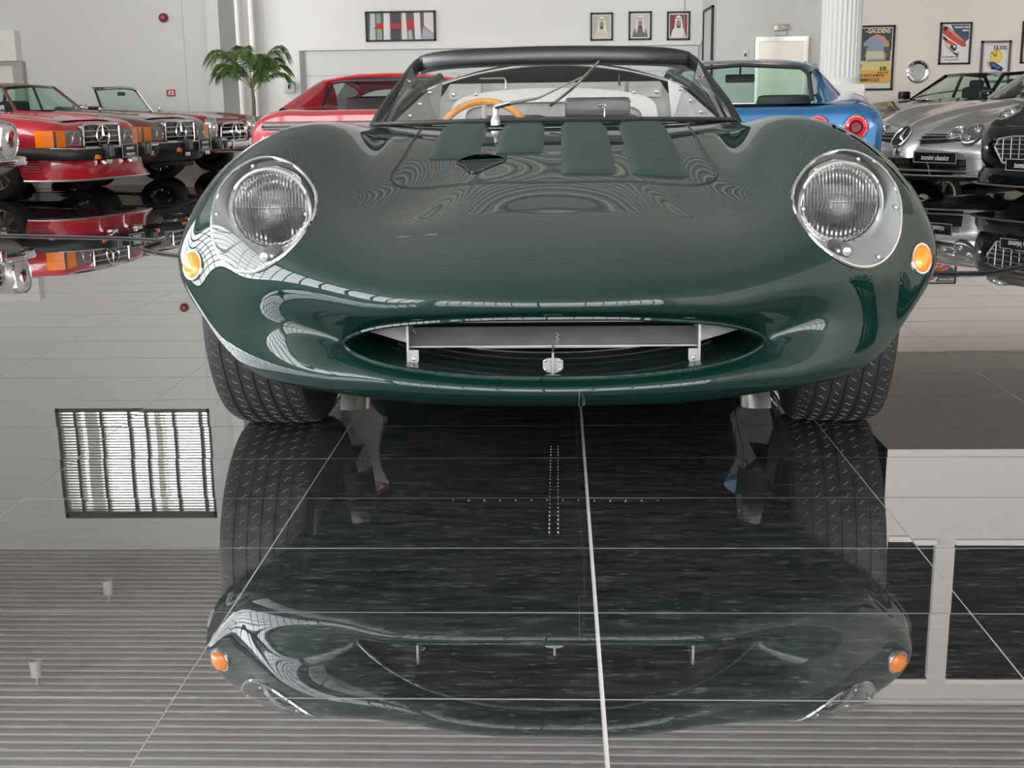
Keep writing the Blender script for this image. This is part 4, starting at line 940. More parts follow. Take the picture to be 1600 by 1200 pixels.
# ================================================================ THE OTHER CARS
def car_shell(name, root, stations, paint, wheels, wr, nu=96, nv=90, arch=1.13, keys=None, cut=True):
    """lofted body; station = (y, half width, z bottom, z mid, z shoulder, x wing crest, z wing crest, z centre)"""
    R = []
    for (y, w_, zb, zm, zs, xf, zf, zc) in stations:
        R.append([(0, y, zb), (.40*w_, y, zb), (.80*w_, y, zb+.005), (.955*w_, y, zb+.06), (w_, y, zm), (.985*w_, y, zs), (xf, y, zf), (xf*.62, y, zf*.42+zc*.58), (xf*.30, y, zf*.10+zc*.90), (0, y, zc)])
    G = surface(R, nu, nv); mb = MB(); mb.grid(G.tolist(), wrap=True)
    for b, rev in ((0, 1), (nv-1, 0)):
        c = G[b].mean(0); n0 = len(mb.v); mb.v.append(tuple(c))
        for k in range(nu): mb.f.append((b*nu+k, b*nu+(k+1) % nu, n0)); mb.m.append(0)
    o = build(name, mb, [paint, VOID], root)
    if cut:
        cs = []
        for (wy, wx) in wheels:
            for s in (-1, 1):
                cm = MB(); cm.lathe([(wr*arch, s*(wx-.28)), (wr*arch, s*(wx+.5))], 36, 'x', (0, wy, wr), capped=True)
                c = build('cutter', cm, VOID); c.parent = root; cs.append(c)
        bpy.context.view_layer.update()
        for c in cs:
            md = o.modifiers.new('cut', 'BOOLEAN'); md.operation = 'DIFFERENCE'; md.solver = 'EXACT'; md.object = c; md.material_mode = 'TRANSFER'
        dg = bpy.context.evaluated_depsgraph_get(); me = bpy.data.meshes.new_from_object(o.evaluated_get(dg)); o.modifiers.clear(); o.data = me
        me.set_sharp_from_angle(angle=math.radians(38))
        for c in cs: bpy.data.objects.remove(c)
    S_ = {'G': G, 'stations': stations}
    return o, S_
def shell_bvh(o):
    return BVHTree.FromPolygons([v.co.copy() for v in o.data.vertices], [tuple(p.vertices) for p in o.data.polygons])
def car_wheel(root, x, y, r, width, style, side, white=False, steer=0, hub=None):
    wroot = build('wheel', tyre_mesh(r, width, r*.66, 3, n=44), TYRE, root); wroot.location = (x, y, r); wroot.rotation_euler = (0, 0, steer)
    s = side; w2 = width/2
    if style == 'steel':   # chrome trimmed steel wheel with coloured hub cap
        build('rim', MB().lathe([(r*.66, s*w2*.80), (r*.645, s*w2*.95), (r*.60, s*w2*.9), (r*.55, s*w2*.55), (r*.40, s*w2*.5), (r*.38, s*w2*.62)], 40, 'x'), CHROME, wroot)
        build('hub_cap', MB().lathe([(r*.40, s*w2*.5), (r*.38, s*w2*.78), (r*.28, s*w2*.92), (0, s*w2*.98)], 32, 'x'), hub or CHROME, wroot)
    else:                  # spoked alloy
        build('rim', MB().lathe([(r*.70, s*w2*.80), (r*.685, s*w2*.96), (r*.64, s*w2*.85), (r*.62, s*w2*.2), (r*.62, -s*w2*.5)], 40, 'x'), STEEL, wroot)
        build('hub', MB().lathe([(r*.17, s*w2*.1), (r*.17, s*w2*.6), (r*.12, s*w2*.7), (0, s*w2*.72)], 20, 'x'), STEEL, wroot)
        for k in range(5 if style == 'alloy5' else 10):
            a = 2*PI*k/(5 if style == 'alloy5' else 10); da = .22 if style == 'alloy5' else .09
            mb = MB(); P_ = []
            for rr_, d_ in ((r*.14, da*1.1), (r*.66, da*.75)):
                for aa in (a-d_, a+d_): P_.append((s*w2*(.62 if rr_ < r*.3 else .82), rr_*math.cos(aa), rr_*math.sin(aa)))
            q = [P_[0], P_[1], P_[3], P_[2]]; back = [(p[0]-s*.03, p[1], p[2]) for p in q]
            mb.add(q+back, [(0, 1, 2, 3), (4, 5, 6, 7), (0, 1, 5, 4), (1, 2, 6, 5), (2, 3, 7, 6), (3, 0, 4, 7)]); build('spoke', mb, STEEL, wroot, smooth=False)
        build('brake_disc', MB().lathe([(0, 0), (r*.52, 0), (r*.52, -s*.01)], 24, 'x'), mat('disc_iron', (.12, .12, .12), .4, metal=.8), wroot)
    return wroot
def wheels4(root, fy, ry, x, r, width, style, hub=None):
    for s in (-1, 1):
        car_wheel(root, s*x, fy, r, width, style, s, hub=hub); car_wheel(root, s*x, ry, r, width, style, s, hub=hub)
def patch(a, b, c, d, bulge=.0, axis=(0, 0, 1), n=9):
    a, b, c, d = map(Vector, (a, b, c, d)); ax = Vector(axis); G = []
    for i in range(n):
        u = i/(n-1); G.append([tuple((a.lerp(b, u)).lerp(d.lerp(c, u), j/(n-1))+ax*bulge*4*u*(1-u)) for j in range(n)])
    return MB().grid(G)
def greenhouse(root, base, roof, paint, gl=GLT, pillar=.022, side=True, crown=.04, rear=True, bpill=True, roofmat=None):
    """base / roof: half outlines from front centre to rear centre (5 points each: front centre, A, B, C, rear centre)"""
    mk = lambda p, s: Vector((p[0]*s, p[1], p[2]))
    # roof skin
    G = []; edge = [Vector(p) for p in roof]; ys = np.linspace(0, 1, 15)
    # roof edge x and z as function of y
    yy = [p[1] for p in roof]; A_, B_, C_ = roof[1], roof[2], roof[3]
    rows = []
    for t in np.linspace(0, 1, 13):
        y = A_[1]+(C_[1]-A_[1])*t; xs = np.interp(y, [A_[1], B_[1], C_[1]], [A_[0], B_[0], C_[0]]); zs = np.interp(y, [A_[1], B_[1], C_[1]], [A_[2], B_[2], C_[2]])
        yc = roof[0][1]+(roof[4][1]-roof[0][1])*t; zc_ = np.interp(t, [0, .4, 1], [roof[0][2], max(roof[0][2], roof[4][2])+crown*.4, roof[4][2]])
        row = []
        for u in np.linspace(-1, 1, 17): row.append((xs*u, y*(u*u)+yc*(1-u*u), zs+(zc_-zs)*(1-abs(u)**2.6)))
        rows.append(row)
    rf = build('roof', MB().grid(rows), roofmat or paint, root)
    md = [None]
    # windscreen
    def cv(b, r, n=17):
        bc_, ba = Vector(b[0]), Vector(b[1]); rc, ra = Vector(r[0]), Vector(r[1]); G = []
        for u in np.linspace(-1, 1, n):
            k = abs(u)**2.2; lo_ = Vector((ba.x*u, bc_.y*(1-k)+ba.y*k, bc_.z*(1-k)+ba.z*k)); hi_ = Vector((ra.x*u, rc.y*(1-k)+ra.y*k, rc.z*(1-k)+ra.z*k))
            G.append([tuple(lo_.lerp(hi_, j/6)) for j in range(7)])
        return MB().grid(G)
    build('windscreen', cv(base, roof), gl, root)
    if rear: build('rear_window', cv([base[4], base[3]], [roof[4], roof[3]]), gl, root)
    for s in (-1, 1):
        if side:
            build('side_window', patch(mk(base[1], s), mk(base[2], s), mk(roof[2], s), mk(roof[1], s)), gl, root)
            build('side_window', patch(mk(base[2], s), mk(base[3], s), mk(roof[3], s), mk(roof[2], s)), gl, root)
        mb = MB()
        for k in ((1, 2, 3) if bpill else (1, 3)):
            mb.tube([mk(base[k], s), mk(base[k], s).lerp(mk(roof[k], s), .5), mk(roof[k], s)], pillar*(1.0 if k != 2 else .8), 6)
        mb.tube([mk(roof[1], s), mk(roof[2], s), mk(roof[3], s)], pillar*.9, 6)
        build('pillars', mb, paint, root)
    return rf
def put(bv, o, d, off=0.0):
    """where a ray from o along d meets the shell, with a frame whose -Y looks outwards"""
    h = bv.ray_cast(Vector(o), Vector(d).normalized())
    if h[0] is None: return None
    n = h[1] if h[1].dot(Vector(d)) < 0 else -h[1]
    return h[0]+n*off, n, Matrix.Translation(h[0]+n*off) @ Vector((0, -1, 0)).rotation_difference(n).to_matrix().to_4x4()
def skin_patch(bv, lo, hi, off=.004, n=14, m=5, d=(0, 1, 0)):
    """grid laid on the shell between two lists of (x, z), cast along d"""
    lo = curve([(p[0], p[1], 0) for p in lo], n); hi = curve([(p[0], p[1], 0) for p in hi], n); G = []
    for i in range(n):
        row = []
        for j in range(m):
            p = lo[i]+(hi[i]-lo[i])*j/(m-1); r_ = put(bv, (p[0], -3, p[1]), d, off)
            row.append(tuple(r_[0]) if r_ else (p[0], 0, p[1]))
        G.append(row)
    return MB().grid(G)
def skin_tube(bv, pts, r, off=.006, flat=None, n=18):
    c = curve([(p[0], p[1], 0) for p in pts], n); out = []
    for p in c:
        q = put(bv, (p[0], -3, p[1]), (0, 1, 0), off)
        if q: out.append(q[0])
    return MB().tube(out, r, 6, flat=flat)
def number_plate(root, loc, rot, sx=1.0, lines=('tomini classics',), w=.52, h=.115, word='number_plate'):
    p = build('number_plate', MB().box((-w/2, -.006, -h/2), (w/2, 0, h/2), .002), PLATE, root, smooth=False); p.location = loc; p.rotation_euler = rot
    t = .005
    build('plate_border', MB().box((-w/2+.004, -.0075, h/2-.010), (w/2-.004, -.006, h/2-.006)).box((-w/2+.004, -.0075, -h/2+.006), (w/2-.004, -.006, -h/2+.010)).box((-w/2+.004, -.0075, -h/2+.006), (-w/2+.008, -.006, h/2-.006)).box((w/2-.008, -.0075, -h/2+.006), (w/2-.004, -.006, h/2-.006)), LETTER, p, smooth=False)
    n = len(lines)
    for i, s in enumerate(lines):
        z = ((n-1)/2-i)*h/n*.82; text('lettering', s, (.070 if n == 1 else h/n*.72), LETTER, p, (0, -.0085, z-.004), (PI/2, 0, 0), .0006, shear=.28, bold=.0009, sx=(w*.92)/(len(s)*.070*.56) if n == 1 else (w*.86)/(max(len(q) for q in lines)*h/n*.72*.56))
    return p
def star(root, r, loc, rot=(0, 0, 0), name='star_emblem', ring=True, th=.012):
    mb = MB()
    for k in range(3):
        a = PI/2+2*PI*k/3; d = Vector((math.cos(a), 0, math.sin(a))); s_ = Vector((-math.sin(a), 0, math.cos(a)))
        mb.add([tuple(s_*r*.13), tuple(-s_*r*.13), tuple(d*r), (0, -th, 0)], [(0, 2, 3), (1, 3, 2), (0, 1, 2)])
        a2 = a+PI/3; 
    if ring: mb.tube([(r*math.cos(2*PI*k/36), 0, r*math.sin(2*PI*k/36)) for k in range(36)], r*.075, 6, close=True)
    o = build(name, mb, CHROME, root, smooth=False); o.location = loc; o.rotation_euler = rot; return o

# ---------------------------------------------------------------- 1970s roadsters with twin square lamps
def roadster(name, loc, rz, sc, paint, label, hard=False, spoiler=False, cabin=False):
    r = empty(name, loc, rz, sc); tag(r, label, 'car', 'parked cars on the left')
    st = [(-.02, .74, .40, .55, .66, .62, .70, .715), (.02, .80, .34, .55, .70, .70, .765, .785), (.14, .865, .27, .55, .735, .76, .815, .83), (.45, .888, .24, .56, .775, .78, .855, .865),
          (.95, .895, .22, .56, .81, .79, .895, .895), (1.55, .895, .20, .56, .835, .79, .915, .925), (1.80, .893, .20, .56, .84, .78, .915, .93),
          (2.8, .89, .20, .56, .84, .78, .90, .91), (3.6, .885, .24, .56, .83, .76, .905, .925), (4.25, .85, .29, .56, .79, .74, .875, .89), (4.42, .80, .36, .56, .72, .68, .80, .82)]
    shell, _ = car_shell('body', r, st, paint, [(.74, .895), (3.39, .885)], .325)
    wheels4(r, .74, 3.39, .745, .325, .20, 'alloy10')
    bv = shell_bvh(shell)
    # grille block
    g = build('grille', MB().rbox((-.335, -.055, .545), (.335, .10, .775), .02), BLACKG, r)
    fr = MB().tube([(-.335, -.06, .55), (-.335, -.06, .765), (-.31, -.06, .785), (.31, -.06, .785), (.335, -.06, .765), (.335, -.06, .55), (.31, -.06, .54), (-.31, -.06, .54)], .012, 8, close=True)
    build('chrome_surround', fr, CHROME, g)
    for z in (.60, .66, .72): build('grille_bar', MB().box((-.32, -.064, z-.006), (.32, -.056, z+.006)), STEEL, g, smooth=False)
    star(g, .115, (0, -.075, .662), th=.02)
    for s in (-1, 1):
        # lamp block: amber corner + clear lens over two round lamps
        hb = build('headlamp_block', MB().rbox((min(s*.35, s*.80), -.02, .555), (max(s*.35, s*.80), .08, .735), .012), mat('lamp_block_grey', (.18, .18, .19), .3, metal=.6), r)
        build('amber_corner', MB().prism([(s*.625, -.035), (s*.80, -.015), (s*.885, .06), (s*.885, .15), (s*.78, .14), (s*.625, .05)], 'z', .558, .735), AMBER, hb, smooth=False)
        build('clear_lens', MB().rbox((min(s*.345, s*.62), -.042, .56), (max(s*.345, s*.62), -.03, .73), .006), mat('ribbed_lens', (.9, .92, .92), .08, trans=.9, ior=1.3), hb)
        for xx in (.415, .55): build('round_lamp', MB().lathe([(0, .03), (.05, .0), (.062, -.022), (.066, -.026), (.070, -.02)], 24, 'y', (s*xx, 0, .645)), CHROME, hb)
        build('side_marker', MB().rbox((min(s*.46, s*.56), -.355, .425), (max(s*.46, s*.56), -.33, .475), .005), AMBER, r)
        # front light below bumper
        build('fog_lamp', MB().rbox((min(s*.18, s*.30), -.30, .36), (max(s*.18, s*.30), -.22, .43), .015), CHROME, r)
    # big rubber bumper with chrome strip and overriders
    pts = [(-.90, .62, .49), (-.905, .20, .49), (-.86, -.10, .485), (-.74, -.26, .48), (-.45, -.315, .48), (0, -.33, .48), (.45, -.315, .48), (.74, -.26, .48), (.86, -.10, .485), (.905, .20, .49), (.90, .62, .49)]
    c = [tuple(p) for p in curve(pts, 44)]
    bp = build('bumper', MB().tube(c, .045, 10, flat=1.45), BLACK, r)
    build('bumper_strip', MB().tube([(p[0]*1.004, p[1]-.035 if abs(p[0]) < .8 else p[1], p[2]+.060) for p in c[8:-8]], .010, 6), CHROME, bp)
    for s in (-1, 1):
        build('overrider', MB().rbox((s*.36-.05, -.42, .43), (s*.36+.05, -.33, .585), .022), BLACK, bp); build('overrider_face', MB().rbox((s*.36-.038, -.432, .45), (s*.36+.038, -.42, .565), .004), mat('overrider_grey', (.12, .13, .15), .3), bp)
    number_plate(r, (0, -.405, .50), (0, 0, 0), lines=('tomini', 'classics'), w=.30, h=.155)
    if spoiler:
        sp = [(-.87, .40), (-.84, .12), (-.66, -.12), (-.3, -.20), (.3, -.20), (.66, -.12), (.84, .12), (.87, .40)]; cc = curve(sp, 36)
        build('front_spoiler', MB().grid([[(p[0]*k, p[1]-d, z) for p in cc] for (z, d, k) in ((.43, .0, .99), (.36, .0, 1.0), (.28, .02, 1.01), (.22, .07, 1.03), (.205, .06, 1.03), (.205, -.1, .95))]), paint, r)
        for k in range(4): build('vent_slot', MB().tube([(-.885-.004*k, .33-.0*k, .39-.026*k), (-.862-.004*k, .14, .385-.026*k)], .0045, 5), mat('pale_slot', (.35, .15, .15), .5), r)
        build('spoiler_edge', MB().tube([(p[0]*1.03, p[1]-.07, .205) for p in cc], .012, 6), STEEL, r)
    else:
        build('lower_valance', MB().grid([[(p[0]*.93, p[1]+.04, z) for p in curve([(-.84, .2), (-.6, -.03), (0, -.09), (.6, -.03), (.84, .2)], 24)] for z in (.43, .30)]), BLACK, r)
        build('sump_pipework', MB().tube([(-.5, .1, .24), (-.3, -.02, .27), (.1, -.03, .25), (.5, .1, .24)], .03, 8), BLACK, r)
    build('bonnet_rib', MB().tube([(-.42, .25, .872), (-.43, .8, .915), (-.44, 1.45, .945)], .008, 6), paint, r); build('bonnet_rib', MB().tube([(.42, .25, .872), (.43, .8, .915), (.44, 1.45, .945)], .008, 6), paint, r)
    build('bonnet_panel', MB().grid([[(x, y, z+.012*(1-(x/.47)**4)) for x in np.linspace(-.47, .47, 13)] for (y, z) in ((.12, .828), (.5, .872), (.95, .903), (1.5, .932))]), paint, r)
    # cabin
    base = [(0, 1.62, .95), (.69, 1.86, .93), (.74, 2.55, .93), (.66, 3.15, .93), (0, 3.25, .94)]
    roof = [(0, 2.08, 1.27), (.52, 2.17, 1.245), (.57, 2.55, 1.275), (.55, 2.98, 1.25), (0, 3.02, 1.29)]
    if hard: greenhouse(r, base, roof, paint, GLT, .024, roofmat=mat('tan_soft_top', (.30, .24, .16), .8))
    else:
        G = []
        for u in np.linspace(-1, 1, 15):
            k = abs(u)**2.2; G.append([(( .69*(1-t)+.53*t)*u, (1.62+.24*k)*(1-t)+(2.08+.08*k)*t, (.95-.02*k)*(1-t)+(1.27-.03*k)*t) for t in (0, .33, .66, 1)])
        build('windscreen', MB().grid(G), GLT, r)
        build('windscreen_frame', MB().tube([G[0][0], G[0][-1]]+[g_[-1] for g_ in G[1:-1]]+[G[-1][-1], G[-1][0]], .018, 6), BLACK, r)
    build('cockpit', MB().rbox((-.68, 1.9, .70), (.68, 3.1, .955), .02), VOID, r)
    for s in (-1, 1):
        build('seat', MB().rbox((s*.36-.22, 2.62, .6), (s*.36+.22, 2.80, 1.08), .05), BLACK, r)
        build('wiper', MB().tube([(s*.30-.1, 1.64, .955), (s*.30-.02, 1.66, .985), (s*.25+.05, 1.74, 1.01)], .008, 5), CHROME, r)
        build('door_mirror', MB().rbox((s*.86-.07, 1.95, .93), (s*.86+.07, 2.0, 1.02), .02), CHROME, r)
    return r
RED = mat('bright_red_paint', (.42, .010, .018), .35, coat=1.0)
RED2 = mat('deep_red_paint', (.36, .012, .02), .35, coat=1.0)
BROWN = mat('metallic_brown_paint', (.16, .072, .040), .35, metal=.35, coat=1.0)
SILVERP = mat('pale_silver_paint', (.56, .54, .50), .3, metal=.4, coat=1.0)
AL = math.radians(75)
roadster('roadster', (-4.46, 12.1, 0), AL, .86, RED, 'red roadster with black rubber bumper and red front spoiler, left side', spoiler=True, hard=False)
roadster('roadster', (-4.22, 13.85, 0), AL, .86, BROWN, 'metallic brown roadster with tan roof, between the two red cars', hard=True)

# ---------------------------------------------------------------- 1960s roadster with upright lamps
def old_roadster(name, loc, rz, sc, paint, label, hub, top=True, plate=False):
    r = empty(name, loc, rz, sc); tag(r, label, 'car', 'parked cars on the left')
    st = [(.03, .70, .42, .55, .66, .58, .72, .74), (.06, .80, .36, .55, .72, .70, .82, .80), (.22, .855, .30, .55, .76, .745, .865, .835), (.6, .875, .26, .55, .80, .76, .90, .875),
          (1.1, .88, .24, .56, .83, .765, .915, .90), (1.7, .88, .22, .56, .84, .765, .915, .925), (2.6, .878, .22, .56, .83, .76, .89, .90), (3.5, .87, .26, .56, .81, .73, .87, .88), (4.15, .82, .32, .56, .76, .68, .80, .81), (4.28, .74, .4, .56, .7, .6, .72, .73)]
    shell, _ = car_shell('body', r, st, paint, [(.74, .88), (3.3, .87)], .33)
    wheels4(r, .74, 3.30, .74, .33, .19, 'steel', hub)
    g = build('grille', MB().rbox((-.40, -.01, .50), (.40, .12, .735), .06), VOID, r)
    build('grille_surround', MB().tube([(-.42, -.02, .54), (-.40, -.02, .70), (-.30, -.02, .745), (0, -.02, .755), (.30, -.02, .745), (.40, -.02, .70), (.42, -.02, .54), (.36, -.02, .505), (-.36, -.02, .505)], .012, 8, close=True), CHROME, g)
    build('grille_bar', MB().box((-.40, -.04, .605), (.40, -.02, .645)), CHROME, g, smooth=False)
    for z in (.55, .69): build('grille_bar', MB().box((-.38, -.03, z-.005), (.38, -.02, z+.005)), STEEL, g, smooth=False)
    star(g, .13, (0, -.055, .622), th=.025)
    for s in (-1, 1):
        T = Matrix.Translation((s*.64, -.01, .655)) @ Matrix.Rotation(.12, 4, 'X') @ Matrix.Diagonal((1.0, 1, 1.55, 1))
        mb = MB(); mb.T = T; mb.lathe([(.125, .09), (.122, -.01), (.113, -.022), (.105, -.015)], 32, 'y'); hl = build('headlamp', mb, CHROME, r)
        mb = MB(); mb.T = T; mb.lathe([(0, -.040), (.06, -.034), (.108, -.014)], 32, 'y'); build('lamp_glass', mb, mat('upright_lamp_glass', (.55, .57, .58), .08, metal=.3, coat=1), hl)
        mb = MB(); mb.T = T @ Matrix.Translation((0, -.03, .02)); mb.lathe([(0, -.03), (.05, -.02), (.062, 0)], 24, 'y'); build('inner_lamp', mb, CHROME, hl)
        build('bumper_overrider', MB().rbox((s*.30-.035, -.16, .38), (s*.30+.035, -.10, .52), .02), CHROME, r)
        build('wiper', MB().tube([(s*.30-.1, 1.50, .95), (s*.30-.02, 1.52, .985), (s*.25+.07, 1.60, 1.0)], .008, 5), CHROME, r)
    pts = [(-.90, .45, .46), (-.89, .10, .46), (-.78, -.06, .455), (-.4, -.12, .45), (0, -.135, .45), (.4, -.12, .45), (.78, -.06, .455), (.89, .10, .46), (.90, .45, .46)]
    c = [tuple(p) for p in curve(pts, 40)]
    build('bumper', MB().tube(c, .022, 8, flat=1.9), CHROME, r)
    if plate: number_plate(r, (0, -.175, .44), (0, 0, 0), lines=('tomini', 'classics'), w=.30, h=.17)
    G = []
    for u in np.linspace(-1, 1, 15):
        k = abs(u)**2.2; G.append([((.68*(1-t)+.56*t)*u, (1.48+.24*k)*(1-t)+(1.80+.10*k)*t, (.945-.02*k)*(1-t)+(1.285-.03*k)*t) for t in (0, .33, .66, 1)])
    build('windscreen', MB().grid(G), GLT, r)
    fr = build('windscreen_frame', MB().tube([G[0][0], G[0][-1]]+[g_[-1] for g_ in G[1:-1]]+[G[-1][-1], G[-1][0]], .020, 6), BLACK, r)
    build('chrome_frame_edge', MB().tube([Vector(G[0][0])+Vector((0, -.02, 0)), Vector(G[0][-1])+Vector((0, -.02, 0))]+[Vector(g_[-1])+Vector((0, -.02, 0)) for g_ in G[1:-1]]+[Vector(G[-1][-1])+Vector((0, -.02, 0)), Vector(G[-1][0])+Vector((0, -.02, 0))], .008, 6), CHROME, fr)
    build('interior_mirror', MB().rbox((-.10, 1.80, 1.17), (.10, 1.82, 1.225), .01), BLACK, r)
    for s in (-1, 1): build('sun_visor', MB().rbox((s*.28-.17, 1.86, 1.275), (s*.28+.17, 2.02, 1.295), .008), BLACK, r)
    build('cockpit', MB().rbox((-.68, 1.75, .70), (.68, 2.95, .935), .02), VOID, r)
    for s in (-1, 1):
        build('seat', MB().rbox((s*.34-.24, 2.45, .6), (s*.34+.24, 2.62, 1.02), .05), mat('black_leather', (.02, .02, .02), .4), r)
        build('door_mirror', MB().rbox((s*.84-.07, 1.62, .93), (s*.84+.06, 1.66, 1.0), .02), CHROME, r)
    return r
old_roadster('classic_roadster', (-4.08, 15.75, 0), AL+.05, .84, RED2, 'deep red open classic roadster with upright round lamps, behind the brown roadster', RED2)
old_roadster('classic_roadster', (-4.86, 10.02, 0), AL-.12, .86, SILVERP, 'pale silver classic roadster with chrome bumper, cut off by the left picture edge', SILVERP, plate=True)

# ---------------------------------------------------------------- blue coupe seen from behind
BLUE = noise_mat('metallic_blue_paint', (.002, .10, .27), (.003, .12, .31), nscale=900, rough=.32, metal=.35, coat=1.0)
def blue_coupe():
    L = 4.6; r = empty('blue_coupe', (1.645, 11.83, 0), PI-.127, .95); tag(r, 'metallic blue coupe with round red tail lamps, seen from behind', 'car')
    st = [(0, .62, .34, .42, .50, .55, .56, .58), (.15, .74, .26, .45, .58, .66, .66, .66), (.8, .86, .20, .50, .70, .74, .86, .76), (1.3, .85, .18, .50, .72, .74, .84, .80), (1.9, .80, .17, .48, .72, .70, .80, .82),
          (2.7, .80, .17, .48, .73, .70, .80, .80), (3.2, .86, .18, .52, .76, .76, .87, .80), (3.7, .875, .22, .54, .78, .775, .895, .80), (4.2, .86, .30, .56, .77, .74, .865, .815), (4.50, .84, .36, .58, .765, .715, .830, .825), (4.58, .815, .38, .58, .74, .69, .795, .80), (4.60, .78, .40, .58, .72, .66, .765, .77)]
    shell, _ = car_shell('body', r, st, BLUE, [(.87, .86), (3.35, .875)], .335)
    wheels4(r, .87, 3.35, .74, .335, .22, 'alloy5')
    # roof with flying buttresses, recessed upright rear window
    base = [(0, 1.85, .83), (.66, 2.12, .80), (.68, 2.7, .80), (.58, 3.28, .81), (0, 3.22, .82)]
    rows = []
    for t in np.linspace(0, 1, 19):
        y = 2.30+(3.30-2.30)*t; x = .51+.07*math.sin(PI*min(1, t*.75))+.0*t; z = 1.115+.02*math.sin(PI*min(t*1.1, 1)) ; rows.append([((x)*u, y-.10*(1-u*u)*(1-t)-.28*t*(1-abs(u)**3), z+.035*(1-abs(u)**2.4)-.055*abs(u)**6) for u in np.linspace(-1, 1, 21)])
    build('roof', MB().grid(rows), BLUE, r)
    for s in (-1, 1):
        G = []
        for t in np.linspace(0, 1, 13):
            # buttress from roof rear corner down to the tail deck
            q = t**1.15; top = Vector((s*(.565+.10*q), 2.85+1.15*t, 1.070-.240*q)); out = Vector((s*(.635+.09*q), 2.85+1.15*t, .98-.19*q)); low = Vector((s*(.71+.03*q), 2.85+1.15*t, .84-.02*q)); inn = Vector((s*(.52+.06*q), 2.85+1.13*t, 1.075-.255*q)); ilo = Vector((s*(.52+.03*q), 2.85+1.07*t, .90-.09*q))
            G.append([tuple(p) for p in (low, out, top, inn, ilo)])
        gm = surface(np.array(G), 30, 26, closed=False); build('buttress', MB().grid(gm.tolist()), BLUE, r, auto=80)
        build('side_window', patch((s*.66, 2.12, .81), (s*.67, 3.15, .82), (s*.52, 3.18, 1.12), (s*.50, 2.36, 1.12)), GLT, r)
        build('pillar', MB().tube([(s*.66, 2.1, .81), (s*.49, 2.33, 1.14)], .022, 6), BLUE, r)
        build('pillar', MB().tube([(s*.66, 2.72, .80), (s*.525, 2.75, 1.07)], .032, 6), VOID, r)
    build('windscreen', patch((-.66, 2.08, .81), (.66, 2.08, .81), (.49, 2.32, 1.13), (-.49, 2.32, 1.13)), GLT, r)
    build('rear_window', patch((-.52, 3.20, .845), (.52, 3.20, .845), (.46, 3.10, 1.10), (-.46, 3.10, 1.10)), GLT, r)
    build('window_seal', MB().tube([(-.50, 3.20, .86), (-.475, 3.13, 1.04), (-.42, 3.10, 1.09), (0, 3.07, 1.115), (.42, 3.10, 1.09), (.475, 3.13, 1.04), (.50, 3.20, .86)], .016, 6), BLACK, r)
    build('interior_mirror', MB().rbox((-.115, 2.28, 1.0), (.115, 2.31, 1.065), .02).tube([(0, 2.3, 1.06), (0, 2.32, 1.12)], .008, 6), BLACK, r)
    build('cabin_floor', MB().rbox((-.6, 2.1, .72), (.6, 3.15, .83), .02), VOID, r)
    for s in (-1, 1): build('seat', MB().rbox((s*.32-.2, 2.72, .6), (s*.32+.2, 2.86, .90), .05), BLACK, r)
    build('deck_handle', MB().rbox((-.09, 3.70, .822), (.09, 3.74, .850), .012), CHROME, r)
    deck = MB().grid([[(x, y, z+.01*(1-(x/.7)**2)) for x in np.linspace(-.66, .66, 9)] for (y, z) in ((3.2, .815), (3.7, .812), (4.2, .822), (4.50, .832))]); build('rear_deck', deck, BLUE, r)
    for s in (-1, 1):
        for x in (.67, .44):
            tl = build('tail_lamp', MB().lathe([(.078, 4.56), (.078, 4.62), (.070, 4.635), (.062, 4.625)], 28, 'y', (s*x, 0, .695)), CHROME, r)
            build('red_lens', MB().lathe([(.068, 4.61), (.060, 4.632), (.045, 4.640), (.040, 4.632)], 28, 'y', (s*x, 0, .695)), REDL, tl)
            build('inner_lens', MB().lathe([(0, 4.635), (.030, 4.637), (.040, 4.625)], 24, 'y', (s*x, 0, .695)), mat('dark_red_lens', (.12, .004, .008), .5, coat=.0), tl)
        build('bumper', MB().rbox((s*.28-.0 if s > 0 else -.80, 4.60, .44), (.80 if s > 0 else -.28, 4.66, .52), .02), CHROME, r)
    return r
blue_coupe()

